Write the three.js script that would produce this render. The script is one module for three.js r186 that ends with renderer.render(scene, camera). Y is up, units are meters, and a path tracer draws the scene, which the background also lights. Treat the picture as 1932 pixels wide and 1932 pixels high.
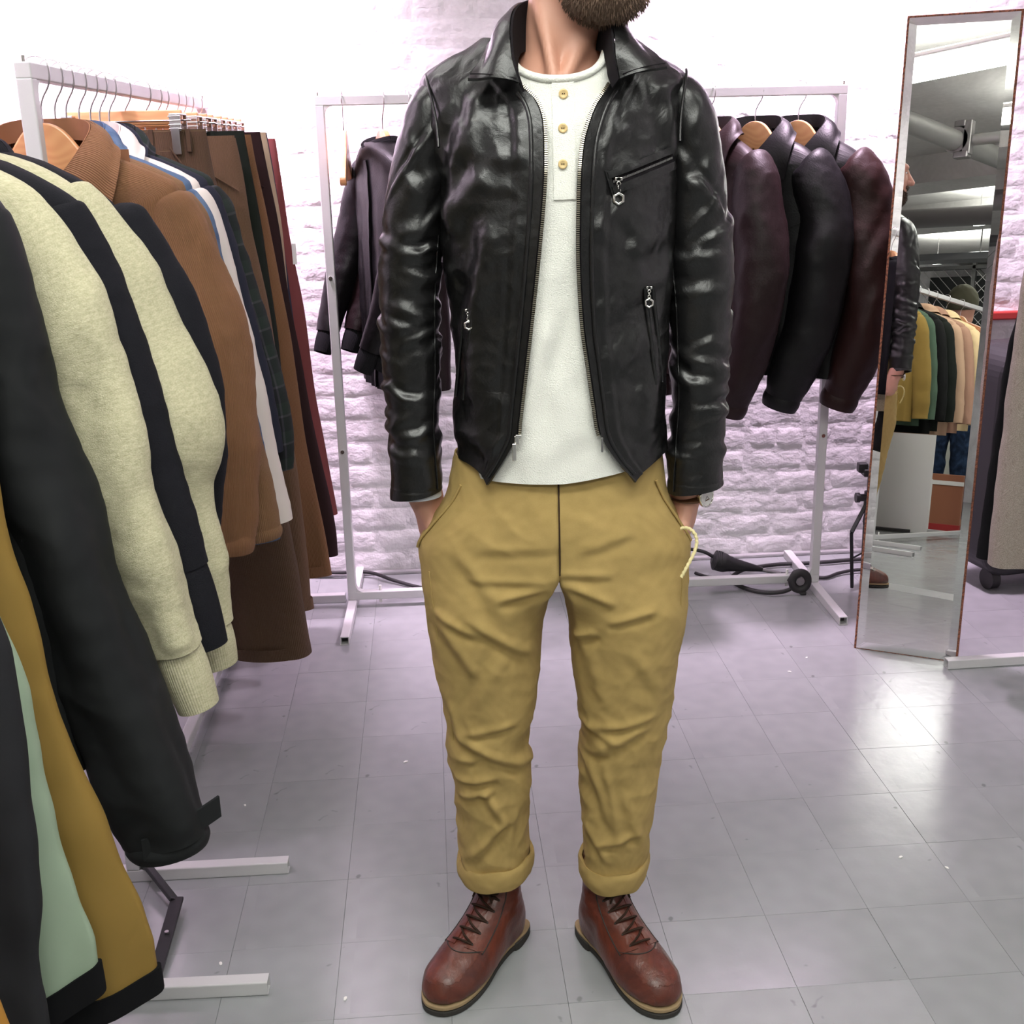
import * as THREE from 'three';
import { RoundedBoxGeometry } from 'three/addons/geometries/RoundedBoxGeometry.js';
import { mergeGeometries, mergeVertices } from 'three/addons/utils/BufferGeometryUtils.js';
import { ImprovedNoise } from 'three/addons/math/ImprovedNoise.js';
import { MarchingCubes } from 'three/addons/objects/MarchingCubes.js';
import { RectAreaLightUniformsLib } from 'three/addons/lights/RectAreaLightUniformsLib.js';

// ---------------------------------------------------------------- camera, light, exposure
const renderer = new THREE.WebGLRenderer({ antialias: true });
renderer.toneMapping = THREE.LinearToneMapping;
renderer.toneMappingExposure = 1.36;
renderer.shadowMap.enabled = true;
RectAreaLightUniformsLib.init();
const scene = new THREE.Scene();
scene.background = new THREE.Color(0x202024);
const camera = new THREE.PerspectiveCamera(47.35, 1, 0.05, 60);
camera.position.set(0, 1.4064, 0);
camera.rotation.set(-0.302, 0, -0.0238);

const TURN = 0.066;                              // the room stands a little turned to the camera
const room = (x, y, z) => new THREE.Vector3(x * Math.cos(TURN) + z * Math.sin(TURN), y, -x * Math.sin(TURN) + z * Math.cos(TURN));
const CEILING = 2.72, WALL_Z = -3.855;
const PINK = new THREE.Color().setRGB(1.0, 0.77, 0.98), COOL = new THREE.Color().setRGB(0.97, 1.0, 0.93);
const PANELS = [[0.0, -0.75, 1.3, 0.3, 13], [-0.75, -2.3, 0.9, 0.2, 5], [0.25, 0.75, 1.3, 0.3, 17], [-1.5, 2.9, 1.3, 0.3, 14], [1.6, -1.2, 0.9, 0.22, 4], [-2.9, 4.6, 1.3, 0.3, 14]];   // room x, room z, length, width, radiance
const WASH = [[-0.62, -3.42, -0.78, 1.3, WALL_Z, 26], [1.22, -3.42, 1.2, 1.3, WALL_Z, 24], [-0.85, -1.85, -1.26, 1.75, -2.3, 9]];   // room x, room z of the lamp; the room point it is aimed at; candela

// ---------------------------------------------------------------- helpers
const V = (x, y, z) => new THREE.Vector3(x, y, z);
const PN = new ImprovedNoise();
const noise = (x, y = 0, z = 0) => PN.noise(x + 31.7, y + 17.3, z + 5.1);
const fbm = (x, y, z, o = 3) => { let s = 0, a = 1, t = 0; for (let i = 0; i < o; i++) { s += a * noise(x, y, z); t += a; a *= 0.5; x *= 2.03; y *= 2.03; z *= 2.03; } return s / t; };
const ridge = (x, y, z) => 1 - 2 * Math.abs(noise(x, y, z));
const mix = (a, b, t) => a + (b - a) * t, clamp = (x, a = 0, b = 1) => Math.min(b, Math.max(a, x));
const smooth = (a, b, x) => { const t = clamp((x - a) / (b - a)); return t * t * (3 - 2 * t); };
let seed = 7; const rnd = () => { seed = (seed + 0x6D2B79F5) | 0; let t = Math.imul(seed ^ (seed >>> 15), 1 | seed); t = (t + Math.imul(t ^ (t >>> 7), 61 | t)) ^ t; return ((t ^ (t >>> 14)) >>> 0) / 4294967296; };
const rr = (a, b) => a + (b - a) * rnd();
// table of [key, v1, v2 ...] rows, smoothly interpolated
function lut(rows) {
  rows = [...rows].sort((a, b) => a[0] - b[0]);
  const n = rows.length, w = rows[0].length - 1;
  return (k) => {
    if (k <= rows[0][0]) return w === 1 ? rows[0][1] : rows[0].slice(1);
    if (k >= rows[n - 1][0]) return w === 1 ? rows[n - 1][1] : rows[n - 1].slice(1);
    let i = 0; while (k > rows[i + 1][0]) i++;
    const a = rows[Math.max(0, i - 1)], b = rows[i], c = rows[i + 1], d = rows[Math.min(n - 1, i + 2)], h = c[0] - b[0], t = (k - b[0]) / h, out = [];
    for (let q = 1; q <= w; q++) {
      let m0 = (c[q] - a[q]) / (c[0] - a[0] || 1) * h, m1 = (d[q] - b[q]) / (d[0] - b[0] || 1) * h;
      const dl = c[q] - b[q];
      if (dl === 0) { m0 = m1 = 0; } else { if (m0 / dl < 0) m0 = 0; if (m1 / dl < 0) m1 = 0; if (m0 / dl > 3) m0 = 3 * dl; if (m1 / dl > 3) m1 = 3 * dl; }
      const t2 = t * t, t3 = t2 * t;
      out.push((2 * t3 - 3 * t2 + 1) * b[q] + (t3 - 2 * t2 + t) * m0 + (-2 * t3 + 3 * t2) * c[q] + (t3 - t2) * m1);
    }
    return w === 1 ? out[0] : out;
  };
}
// a surface from fn(u, v); closed joins u; disp moves it along its normal; thick gives it an inside
function surf(nu, nv, fn, { closed = false, disp = null, thick = 0, cap0 = false, cap1 = false, uv = null, round = false } = {}) {
  const W = nu + 1, P = [];
  for (let j = 0; j <= nv; j++) for (let i = 0; i <= nu; i++) { const p = fn(closed && i === nu ? 0 : i / nu, j / nv); P.push(p.isVector3 ? p.clone() : V(...p)); }
  const at = (i, j) => { if (closed) i = ((i % nu) + nu) % nu; else i = clamp(i, 0, nu); return P[clamp(j, 0, nv) * W + i]; };
  const normals = () => {
    const N = [];
    for (let j = 0; j <= nv; j++) for (let i = 0; i <= nu; i++) {
      const n = at(i + 1, j).clone().sub(at(i - 1, j)).cross(at(i, j + 1).clone().sub(at(i, j - 1)));
      N.push(n.lengthSq() > 1e-20 ? n.normalize() : V(0, 0, 1));
    }
    return N;
  };
  let N = normals(), sgn = 1;
  if (closed || round) {
    let s = 0;
    for (let j = 0; j <= nv; j++) { const c = V(0, 0, 0); for (let i = 0; i < nu; i++) c.add(at(i, j)); c.multiplyScalar(1 / nu); for (let i = 0; i < nu; i += 3) s += at(i, j).clone().sub(c).dot(N[j * W + i]); }
    sgn = s < 0 ? -1 : 1;
  } else { let s = 0; for (const n of N) s += n.z; sgn = s < 0 ? -1 : 1; }
  if (disp) {
    const D = P.map((p, k) => disp((k % W) / nu, Math.floor(k / W) / nv, p, N[k].clone().multiplyScalar(sgn)));
    if (closed) for (let j = 0; j <= nv; j++) D[j * W + nu] = D[j * W];
    for (let k = 0; k < P.length; k++) P[k].addScaledVector(N[k], sgn * D[k]);
    N = normals();
  }
  const pos = [], nor = [], uvs = [], idx = [], mj = Math.floor(nv / 2), mi = Math.floor(nu / 4);
  const cu = [0], cv = [0];
  for (let i = 1; i <= nu; i++) cu.push(cu[i - 1] + P[mj * W + i].distanceTo(P[mj * W + i - 1]));
  for (let j = 1; j <= nv; j++) cv.push(cv[j - 1] + P[j * W + mi].distanceTo(P[(j - 1) * W + mi]));
  const put = (p, n, u, v) => { pos.push(p.x, p.y, p.z); nor.push(n.x, n.y, n.z); uvs.push(u, v); };
  for (let j = 0; j <= nv; j++) for (let i = 0; i <= nu; i++) { const k = j * W + i; const q = uv ? uv(i / nu, j / nv, P[k]) : [cu[i], cv[j]]; put(P[k], N[k].clone().multiplyScalar(sgn), q[0], q[1]); }
  const quad = (a, b, c, d, f) => f ? idx.push(a, b, d, b, c, d) : idx.push(a, d, b, b, d, c);
  for (let j = 0; j < nv; j++) for (let i = 0; i < nu; i++) quad(j * W + i, j * W + i + 1, (j + 1) * W + i + 1, (j + 1) * W + i, sgn > 0);
  if (thick) {
    const o = P.length, n0 = pos.length / 3;
    for (let j = 0; j <= nv; j++) for (let i = 0; i <= nu; i++) { const k = j * W + i, n = N[k].clone().multiplyScalar(-sgn); put(P[k].clone().addScaledVector(n, thick), n, uvs[2 * k], uvs[2 * k + 1]); }
    for (let j = 0; j < nv; j++) for (let i = 0; i < nu; i++) quad(o + j * W + i, o + j * W + i + 1, o + (j + 1) * W + i + 1, o + (j + 1) * W + i, sgn < 0);
    const rim = (list) => {
      const b = pos.length / 3;
      for (const k of list) { for (const kk of [k, o + k]) { const p = V(pos[3 * kk], pos[3 * kk + 1], pos[3 * kk + 2]); put(p, V(0, 0, 1), uvs[2 * kk], uvs[2 * kk + 1]); } }
      for (let q = 0; q + 1 < list.length; q++) {
        const a = b + 2 * q, A = V(pos[3 * a], pos[3 * a + 1], pos[3 * a + 2]), B = V(pos[3 * a + 3], pos[3 * a + 4], pos[3 * a + 5]), C = V(pos[3 * a + 6], pos[3 * a + 7], pos[3 * a + 8]);
        const n = B.sub(A).cross(C.sub(A)).normalize();
        for (const z of [a, a + 1, a + 2, a + 3]) { nor[3 * z] = n.x; nor[3 * z + 1] = n.y; nor[3 * z + 2] = n.z; }
        idx.push(a, a + 1, a + 2, a + 1, a + 3, a + 2);
      }
    };
    const row = (j) => [...Array(W).keys()].map((i) => j * W + i), col = (i) => [...Array(nv + 1).keys()].map((j) => j * W + i);
    rim(row(0)); rim(row(nv)); if (!closed) { rim(col(0)); rim(col(nu)); }
  }
  for (const [on, j] of [[cap0, 0], [cap1, nv]]) if (on) {
    const c = V(0, 0, 0), b = pos.length / 3; for (let i = 0; i < nu; i++) c.add(at(i, j)); c.multiplyScalar(1 / nu);
    const n = at(0, j).clone().sub(c).cross(at(Math.floor(nu / 4), j).clone().sub(c)).normalize();
    put(c, n, 0, 0); for (let i = 0; i <= nu; i++) put(at(i, j), n, 0, 0);
    for (let i = 0; i < nu; i++) idx.push(b, b + 1 + i, b + 2 + i);
  }
  const g = new THREE.BufferGeometry();
  g.setAttribute('position', new THREE.Float32BufferAttribute(pos, 3)); g.setAttribute('normal', new THREE.Float32BufferAttribute(nor, 3)); g.setAttribute('uv', new THREE.Float32BufferAttribute(uvs, 2)); g.setIndex(idx);
  return g;
}
// a tube of elliptic section along points; rad(t) -> r or [rx, rz]
function hose(points, rad, { nu = 24, nv = 60, disp = null, thick = 0, caps = false, side = V(1, 0, 0) } = {}) {
  const c = new THREE.CatmullRomCurve3(points.map((p) => p.isVector3 ? p : V(...p)), false, 'centripetal');
  const fr = []; for (let j = 0; j <= nv; j++) { const t = j / nv, T = c.getTangent(t); const B = side.clone().addScaledVector(T, -side.dot(T)).normalize(), C = T.clone().cross(B); fr.push([c.getPoint(t), B, C]); }
  return surf(nu, nv, (u, v) => { const [p, B, C] = fr[Math.round(v * nv)], r = rad(v), rx = r.length ? r[0] : r, rz = r.length ? r[1] : r, a = u * Math.PI * 2; return p.clone().addScaledVector(B, Math.cos(a) * rx).addScaledVector(C, Math.sin(a) * rz); }, { closed: true, disp, thick, cap0: caps, cap1: caps });
}
function wire(points, r, n = 40, k = 8) { return hose(points, () => r, { nu: k, nv: n, caps: true, side: V(0.31, 0.17, 0.93) }); }
function rbox(w, h, d, r = 0.002, x = 0, y = 0, z = 0, s = 2) { const g = new RoundedBoxGeometry(w, h, d, s, Math.min(r, w / 2.01, h / 2.01, d / 2.01)); g.translate(x, y, z); return g; }
// box between two points
function bar(a, b, w, d, r = 0.002) { const A = a.isVector3 ? a : V(...a), B = b.isVector3 ? b : V(...b), g = rbox(w, A.distanceTo(B), d, r); const q = new THREE.Quaternion().setFromUnitVectors(V(0, 1, 0), B.clone().sub(A).normalize()); g.applyQuaternion(q); g.translate((A.x + B.x) / 2, (A.y + B.y) / 2, (A.z + B.z) / 2); return g; }
function disc(r, h, x, y, z, ax = 'y', n = 20) { const g = new THREE.CylinderGeometry(r, r, h, n); if (ax === 'x') g.rotateZ(Math.PI / 2); if (ax === 'z') g.rotateX(Math.PI / 2); g.translate(x, y, z); return g; }
const plain = (g) => { let q = g.index ? g.toNonIndexed() : g; for (const k of Object.keys(q.attributes)) if (!['position', 'normal', 'uv'].includes(k)) q.deleteAttribute(k); if (!q.attributes.uv) q.setAttribute('uv', new THREE.Float32BufferAttribute(new Float32Array(q.attributes.position.count * 2), 2)); return q; };
const merge = (list) => list.length === 1 ? list[0] : mergeGeometries(list.map(plain));
const used = {};
function numbered(n) { if (used[n] === undefined) { used[n] = 0; return n; } used[n]++; return `${n}_${String(used[n]).padStart(3, '0')}`; }
function tag(o, label, category, group, kind) { o.userData = { label, category }; if (group) o.userData.group = group; if (kind) o.userData.kind = kind; return o; }
function mesh(name, geo, mat, parent) { const m = new THREE.Mesh(Array.isArray(geo) ? merge(geo) : geo, mat); m.name = parent === scene ? numbered(name) : name; m.castShadow = m.receiveShadow = true; parent.add(m); return m; }
function thing(name, label, category, pos = [0, 0, 0], yaw = 0, group) { const g = new THREE.Group(); g.name = numbered(name); g.position.set(...pos); g.rotation.y = yaw; tag(g, label, category, group); scene.add(g); return g; }
// a part whose geometry is given in world coordinates, under a thing that is not turned
function wpart(name, geo, mat, parent) { let g = Array.isArray(geo) ? merge(geo) : geo; const p = V(0, 0, 0); let o = parent; while (o && o !== scene) { p.add(o.position); o = o.parent; } g.translate(-p.x, -p.y, -p.z); return mesh(name, g, mat, parent); }
// implicit surfaces
const smin = (a, b, k) => { const h = clamp(0.5 + 0.5 * (b - a) / k); return mix(b, a, h) - k * h * (1 - h); };
const smax = (a, b, k) => -smin(-a, -b, k);
function cap(p, a, b, ra, rb) { const bx = b[0] - a[0], by = b[1] - a[1], bz = b[2] - a[2], px = p[0] - a[0], py = p[1] - a[1], pz = p[2] - a[2]; const t = clamp((px * bx + py * by + pz * bz) / (bx * bx + by * by + bz * bz)); return Math.hypot(px - t * bx, py - t * by, pz - t * bz) - mix(ra, rb, t); }
function ell(p, c, r) { const x = (p[0] - c[0]) / r[0], y = (p[1] - c[1]) / r[1], z = (p[2] - c[2]) / r[2], k = Math.hypot(x, y, z); return (k - 1) * Math.min(r[0], r[1], r[2]) * (k < 1 ? 1 : 1); }
function implicit(f, c, half, res) {
  const mc = new MarchingCubes(res, new THREE.MeshBasicMaterial(), false, false, 400000); mc.isolation = 0;
  for (let k = 0; k < res; k++) for (let j = 0; j < res; j++) for (let i = 0; i < res; i++) { const q = (n) => (n - res / 2) / (res / 2) * half; mc.field[i + j * res + k * res * res] = -f([c[0] + q(i), c[1] + q(j), c[2] + q(k)]); }
  mc.update();
  const n = mc.count, g = new THREE.BufferGeometry();
  g.setAttribute('position', new THREE.Float32BufferAttribute(mc.positionArray.slice(0, n * 3), 3));
  g.scale(half, half, half); g.translate(...c);
  let m = mergeVertices(g, 1e-5); m.computeVertexNormals();
  m.setAttribute('uv', new THREE.Float32BufferAttribute(new Float32Array(m.attributes.position.count * 2), 2));
  return m;
}
function boxUV(g) { const p = g.attributes.position, n = g.attributes.normal, uv = []; for (let i = 0; i < p.count; i++) { const ax = Math.abs(n.getX(i)), ay = Math.abs(n.getY(i)), az = Math.abs(n.getZ(i)); if (az >= ax && az >= ay) uv.push(p.getX(i), p.getY(i)); else if (ax >= ay) uv.push(p.getZ(i), p.getY(i)); else uv.push(p.getX(i), p.getZ(i)); } g.setAttribute('uv', new THREE.Float32BufferAttribute(uv, 2)); return g; }

// ---------------------------------------------------------------- textures and materials
function tex(n, fn, size, colour = false) {
  const d = new Uint8Array(n * n * 4);
  for (let y = 0; y < n; y++) for (let x = 0; x < n; x++) { const c = fn(x / n, y / n), o = (y * n + x) * 4; for (let k = 0; k < 3; k++) d[o + k] = clamp(c.length ? c[k] : c) * 255; d[o + 3] = 255; }
  const t = new THREE.DataTexture(d, n, n); t.wrapS = t.wrapT = THREE.RepeatWrapping; t.magFilter = THREE.LinearFilter; t.minFilter = THREE.LinearMipmapLinearFilter; t.generateMipmaps = true;
  if (colour) t.colorSpace = THREE.SRGBColorSpace; t.repeat.set(1 / size, 1 / size); t.needsUpdate = true; return t;
}
// noise that tiles over the unit square
const tile = (u, v, k, z = 0) => { const a = u * Math.PI * 2, b = v * Math.PI * 2, r = k / (2 * Math.PI); return PN.noise(Math.cos(a) * r + 9.1 + z, Math.sin(a) * r + Math.cos(b) * r * 0.83 + 4.3, Math.sin(b) * r + 7.7 - z); };
const hash = (x, y) => { const s = Math.sin(x * 127.1 + y * 311.7) * 43758.5453; return s - Math.floor(s); };
const T = {
  grain: tex(512, (u, v) => { let m = 9; const n = 46, x = u * n, y = v * n; for (let j = -1; j <= 1; j++) for (let i = -1; i <= 1; i++) { const gx = Math.floor(x) + i, gy = Math.floor(y) + j, wx = (gx + n) % n, wy = (gy + n) % n; m = Math.min(m, Math.hypot(gx + hash(wx, wy) - x, gy + hash(wy + 9, wx) - y)); } return 0.5 + 0.35 * (1 - m) - 0.15 + 0.4 * tile(u, v, 14); }, 0.06),
  weave: tex(256, (u, v) => 0.5 + 0.22 * Math.sin((u * 64 + v * 64) * Math.PI * 2) * 1 + 0.2 * (hash(Math.floor(u * 256), Math.floor(v * 256)) - 0.5), 0.03),
  knit: tex(512, (u, v) => 0.5 + 0.3 * noise(u * 50, v * 60, 1) + 0.25 * noise(u * 120, v * 130, 3) + 0.2 * (hash(Math.floor(u * 512), Math.floor(v * 512)) - 0.5), 0.11),
  cord: tex(256, (u, v) => Math.pow(Math.abs(Math.cos(u * 8 * Math.PI)), 0.7) * 0.85 + 0.15 * hash(Math.floor(u * 256), Math.floor(v * 64)), 0.03),
  cordRun: tex(256, (u, v) => Math.pow(Math.abs(Math.cos(v * 8 * Math.PI)), 0.7) * 0.85 + 0.15 * hash(Math.floor(u * 64), Math.floor(v * 256)), 0.03),
  lumps: tex(512, (u, v) => 0.5 + 0.4 * noise(u * 9, v * 14, 1) + 0.25 * noise(u * 24, v * 34, 2) + 0.12 * noise(u * 80, v * 80, 4), 0.5),
  floorBump: tex(512, (u, v) => 0.5 + 0.4 * noise(u * 10, v * 10, 1) + 0.2 * noise(u * 40, v * 40, 2) + 0.1 * noise(u * 110, v * 110, 4), 0.9),
};
const shade = (a, b, f) => (u, v) => { const t = clamp(f(u, v)); return [mix(a[0], b[0], t), mix(a[1], b[1], t), mix(a[2], b[2], t)]; };
const C = {
  heather: tex(512, shade([0.655, 0.635, 0.515], [0.77, 0.75, 0.64], (u, v) => 0.55 + 0.5 * noise(u * 16, v * 44, 1) + 0.5 * noise(u * 50, v * 90, 3) + 0.3 * (hash(Math.floor(u * 512), Math.floor(v * 512)) - 0.5)), 0.16, true),
  oat: tex(512, shade([0.52, 0.48, 0.44], [0.68, 0.64, 0.60], (u, v) => 0.5 + 0.6 * tile(u, v, 70) + 0.5 * tile(u, v, 150, 3)), 0.14, true),
  denim: tex(256, shade([0.25, 0.33, 0.45], [0.39, 0.47, 0.58], (u, v) => 0.5 + 0.5 * tile(u, v, 10) + 0.4 * (hash(Math.floor(u * 256), Math.floor(v * 32)) - 0.5)), 0.2, true),
  jeans: tex(256, shade([0.07, 0.12, 0.2], [0.2, 0.28, 0.4], (u, v) => 0.4 + 0.7 * tile(u, v, 10) + 0.3 * (hash(Math.floor(u * 256), Math.floor(v * 32)) - 0.5)), 0.3, true),
  plaid: tex(256, (u, v) => { const s = (t) => (Math.sin(t * Math.PI * 8) > 0.2 ? 1 : 0), w = (t) => (Math.abs(((t * 4) % 1) - 0.5) < 0.035 ? 1 : 0), a = 0.5 * s(u) + 0.5 * s(v), q = 0.2 * (w(u) + w(v)); return [0.08 + 0.04 * a + q * 0.5, 0.09 + 0.07 * a + q * 0.45, 0.1 + 0.04 * a + q * 0.5]; }, 0.24, true),
  wood: tex(512, shade([0.80, 0.55, 0.37], [0.88, 0.66, 0.47], (u, v) => 0.5 + 0.5 * tile(u, v, 3) + 0.35 * Math.sin((v * 26 + 2.2 * tile(u, v, 5)) * Math.PI * 2) * 0.6), 0.4, true),
  edge: tex(256, shade([0.30, 0.17, 0.12], [0.62, 0.38, 0.28], (u, v) => 0.55 + 0.8 * tile(u, v, 30) + 0.3 * tile(u, v, 90, 3)), 0.12, true),
  paintWall: tex(512, shade([0.80, 0.79, 0.80], [0.90, 0.89, 0.90], (u, v) => 0.7 + 0.6 * tile(u, v, 9) + 0.3 * tile(u, v, 60, 2)), 0.9, true),
  concrete: tex(512, shade([0.74, 0.73, 0.72], [0.82, 0.81, 0.80], (u, v) => 0.5 + 0.5 * tile(u, v, 7) + 0.3 * tile(u, v, 50, 2)), 1.4, true),
  boot: tex(512, shade([0.27, 0.115, 0.075], [0.43, 0.20, 0.13], (u, v) => 0.5 + 0.5 * tile(u, v, 6) + 0.35 * tile(u, v, 30, 2)), 0.25, true),
  cotton: tex(256, shade([0.635, 0.538, 0.33], [0.69, 0.588, 0.37], (u, v) => 0.5 + 0.5 * tile(u, v, 12) + 0.4 * (hash(Math.floor(u * 256), Math.floor(v * 256)) - 0.5)), 0.15, true),
  floor: tex(1024, (u, v) => { let t = 0.628 + 0.03 * noise(u * 9, v * 9, 2) + 0.02 * noise(u * 40, v * 40, 5); const k = noise(u * 95, v * 95, 8), s = noise(u * 17, v * 17, 3); if (s > 0.38 && k > 0.42) t -= 0.12 * clamp((k - 0.42) * 6); return [t * 0.985, t, t * 1.008]; }, 1.7, true),
};
const mat = (o) => new THREE.MeshStandardMaterial({ roughness: 0.8, ...o });
const phys = (o) => new THREE.MeshPhysicalMaterial({ roughness: 0.8, ...o });
const lin = (r, g, b) => new THREE.Color().setRGB(r, g, b);
const cloth = (r, g, b, o = {}) => phys({ color: lin(r, g, b), roughness: 0.92, sheen: r + g + b < 0.12 ? 0 : 0.2, specularIntensity: r + g + b < 0.12 ? 0.25 : 0.6, sheenRoughness: 0.6, sheenColor: lin(r * 0.6 + 0.05, g * 0.6 + 0.05, b * 0.6 + 0.05), bumpMap: T.weave, bumpScale: 0.0003, ...o });
const corduroy = (r, g, b, o = {}) => phys({ color: lin(r, g, b), roughness: 0.85, sheen: 0.6, sheenRoughness: 0.45, sheenColor: lin(r * 0.9 + 0.04, g * 0.9 + 0.03, b * 0.9 + 0.02), bumpMap: T.cord, bumpScale: 0.0016, ...o });
const leather = (r, g, b, rough = 0.34, o = {}) => phys({ color: lin(r, g, b), roughness: rough, specularIntensity: 1, bumpMap: T.grain, bumpScale: 0.0004, ...o });
const M = {
  rack: phys({ color: lin(0.58, 0.575, 0.58), roughness: 0.4 }), rackDark: mat({ color: lin(0.05, 0.05, 0.05) }),
  chrome: mat({ color: lin(0.62, 0.6, 0.6), metalness: 1, roughness: 0.22 }), steel: mat({ color: lin(0.35, 0.34, 0.34), metalness: 1, roughness: 0.35 }),
  brass: mat({ color: lin(0.66, 0.60, 0.47), metalness: 1, roughness: 0.28 }), nickel: mat({ color: lin(0.8, 0.78, 0.74), metalness: 1, roughness: 0.2 }),
  wood: phys({ map: C.wood, roughness: 0.38, clearcoat: 0.4, clearcoatRoughness: 0.25 }),
  blackPlastic: mat({ color: lin(0.012, 0.012, 0.013), roughness: 0.45 }), rubber: mat({ color: lin(0.018, 0.017, 0.018), roughness: 0.6 }),
  blackSteel: mat({ color: lin(0.012, 0.012, 0.014), roughness: 0.5 }),
  wall: mat({ map: C.paintWall, bumpMap: T.lumps, bumpScale: 0.0035, roughness: 0.55 }),
  wallPlain: mat({ map: C.paintWall, bumpMap: T.lumps, bumpScale: 0.003, roughness: 0.8 }),
  ceiling: mat({ map: C.concrete, bumpMap: T.lumps, bumpScale: 0.002, roughness: 0.9 }),
  floorWorn: phys({ map: C.floor, bumpMap: T.floorBump, bumpScale: 0.0012, roughness: 0.34 }),
  floor: phys({ color: lin(0.87, 0.87, 0.875), map: C.floor, bumpMap: T.floorBump, bumpScale: 0.0005, roughness: 0.21, specularIntensity: 1 }),
  joint: mat({ color: lin(0.24, 0.24, 0.245), roughness: 0.5 }),
  jacket: leather(0.006, 0.0058, 0.0062, 0.31, { bumpScale: 0.00028 }),
  jacketIn: cloth(0.012, 0.01, 0.012),
  shirt: cloth(0.80, 0.80, 0.745, { bumpMap: T.knit, bumpScale: 0.0012, sheen: 0 }),
  cotton: cloth(1, 1, 1, { map: C.cotton, sheenColor: lin(0.3, 0.25, 0.15), sheen: 0.15 }),
  cottonIn: cloth(0.56, 0.40, 0.17),
  boot: leather(1, 1, 1, 0.36, { map: C.boot, bumpScale: 0.0004, clearcoat: 0.15, clearcoatRoughness: 0.35 }),
  welt: mat({ color: lin(0.30, 0.21, 0.11), roughness: 0.75 }), sole: mat({ color: lin(0.025, 0.022, 0.018), roughness: 0.7 }), lace: cloth(0.035, 0.02, 0.014),
  skin: phys({ color: lin(0.58, 0.30, 0.215), roughness: 0.5, sheen: 0.1 }), beard: mat({ color: lin(0.11, 0.066, 0.042), roughness: 0.75 }), hair: mat({ color: lin(0.022, 0.014, 0.01), roughness: 0.7 }),
  eye: mat({ color: lin(0.7, 0.68, 0.65), roughness: 0.2 }), iris: mat({ color: lin(0.05, 0.06, 0.05), roughness: 0.15 }),
  button: phys({ color: lin(0.74, 0.55, 0.27), roughness: 0.35 }), string: cloth(0.75, 0.66, 0.36),
  mirror: mat({ color: lin(0.90, 0.90, 0.89), metalness: 1, roughness: 0.0 }), mirrorEdge: mat({ map: C.edge, roughness: 0.8 }),
  white: mat({ color: lin(0.8, 0.79, 0.76), roughness: 0.7 }),
};
// ---------------------------------------------------------------- the room
const structure = (o, label) => { o.userData.kind = 'structure'; o.userData.label = label; o.userData.category = o.userData.category || o.name.replace(/_.*/, ''); return o; };
function slab(name, label, x0, x1, y0, y1, z0, z1, m) { const g = boxUV(new THREE.BoxGeometry(x1 - x0, y1 - y0, z1 - z0)); g.translate((x0 + x1) / 2, (y0 + y1) / 2, (z0 + z1) / 2); boxUV(g); const o = mesh(name, g, m, scene); o.rotation.y = TURN; return structure(o, label); }
const X0 = -4.3, X1 = 2.5, Z1 = 6.8;
slab('ceiling', 'pale concrete ceiling over the whole shop floor', X0 - 0.2, X1 + 0.2, CEILING, CEILING + 0.2, WALL_Z - 0.3, Z1 + 0.2, M.ceiling);
slab('wall_left', 'plain pale wall on the left side of the shop', X0 - 0.2, X0, 0, CEILING, WALL_Z - 0.3, Z1, M.wallPlain);
slab('wall_right', 'plain pale wall on the right side of the shop', X1, X1 + 0.2, 0, CEILING, WALL_Z - 0.3, Z1, M.wallPlain);
slab('wall_rear', 'grey wall at the far end of the shop behind the photographer', X0, X1, 0, CEILING, Z1, Z1 + 0.2, M.wallPlain);
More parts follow.
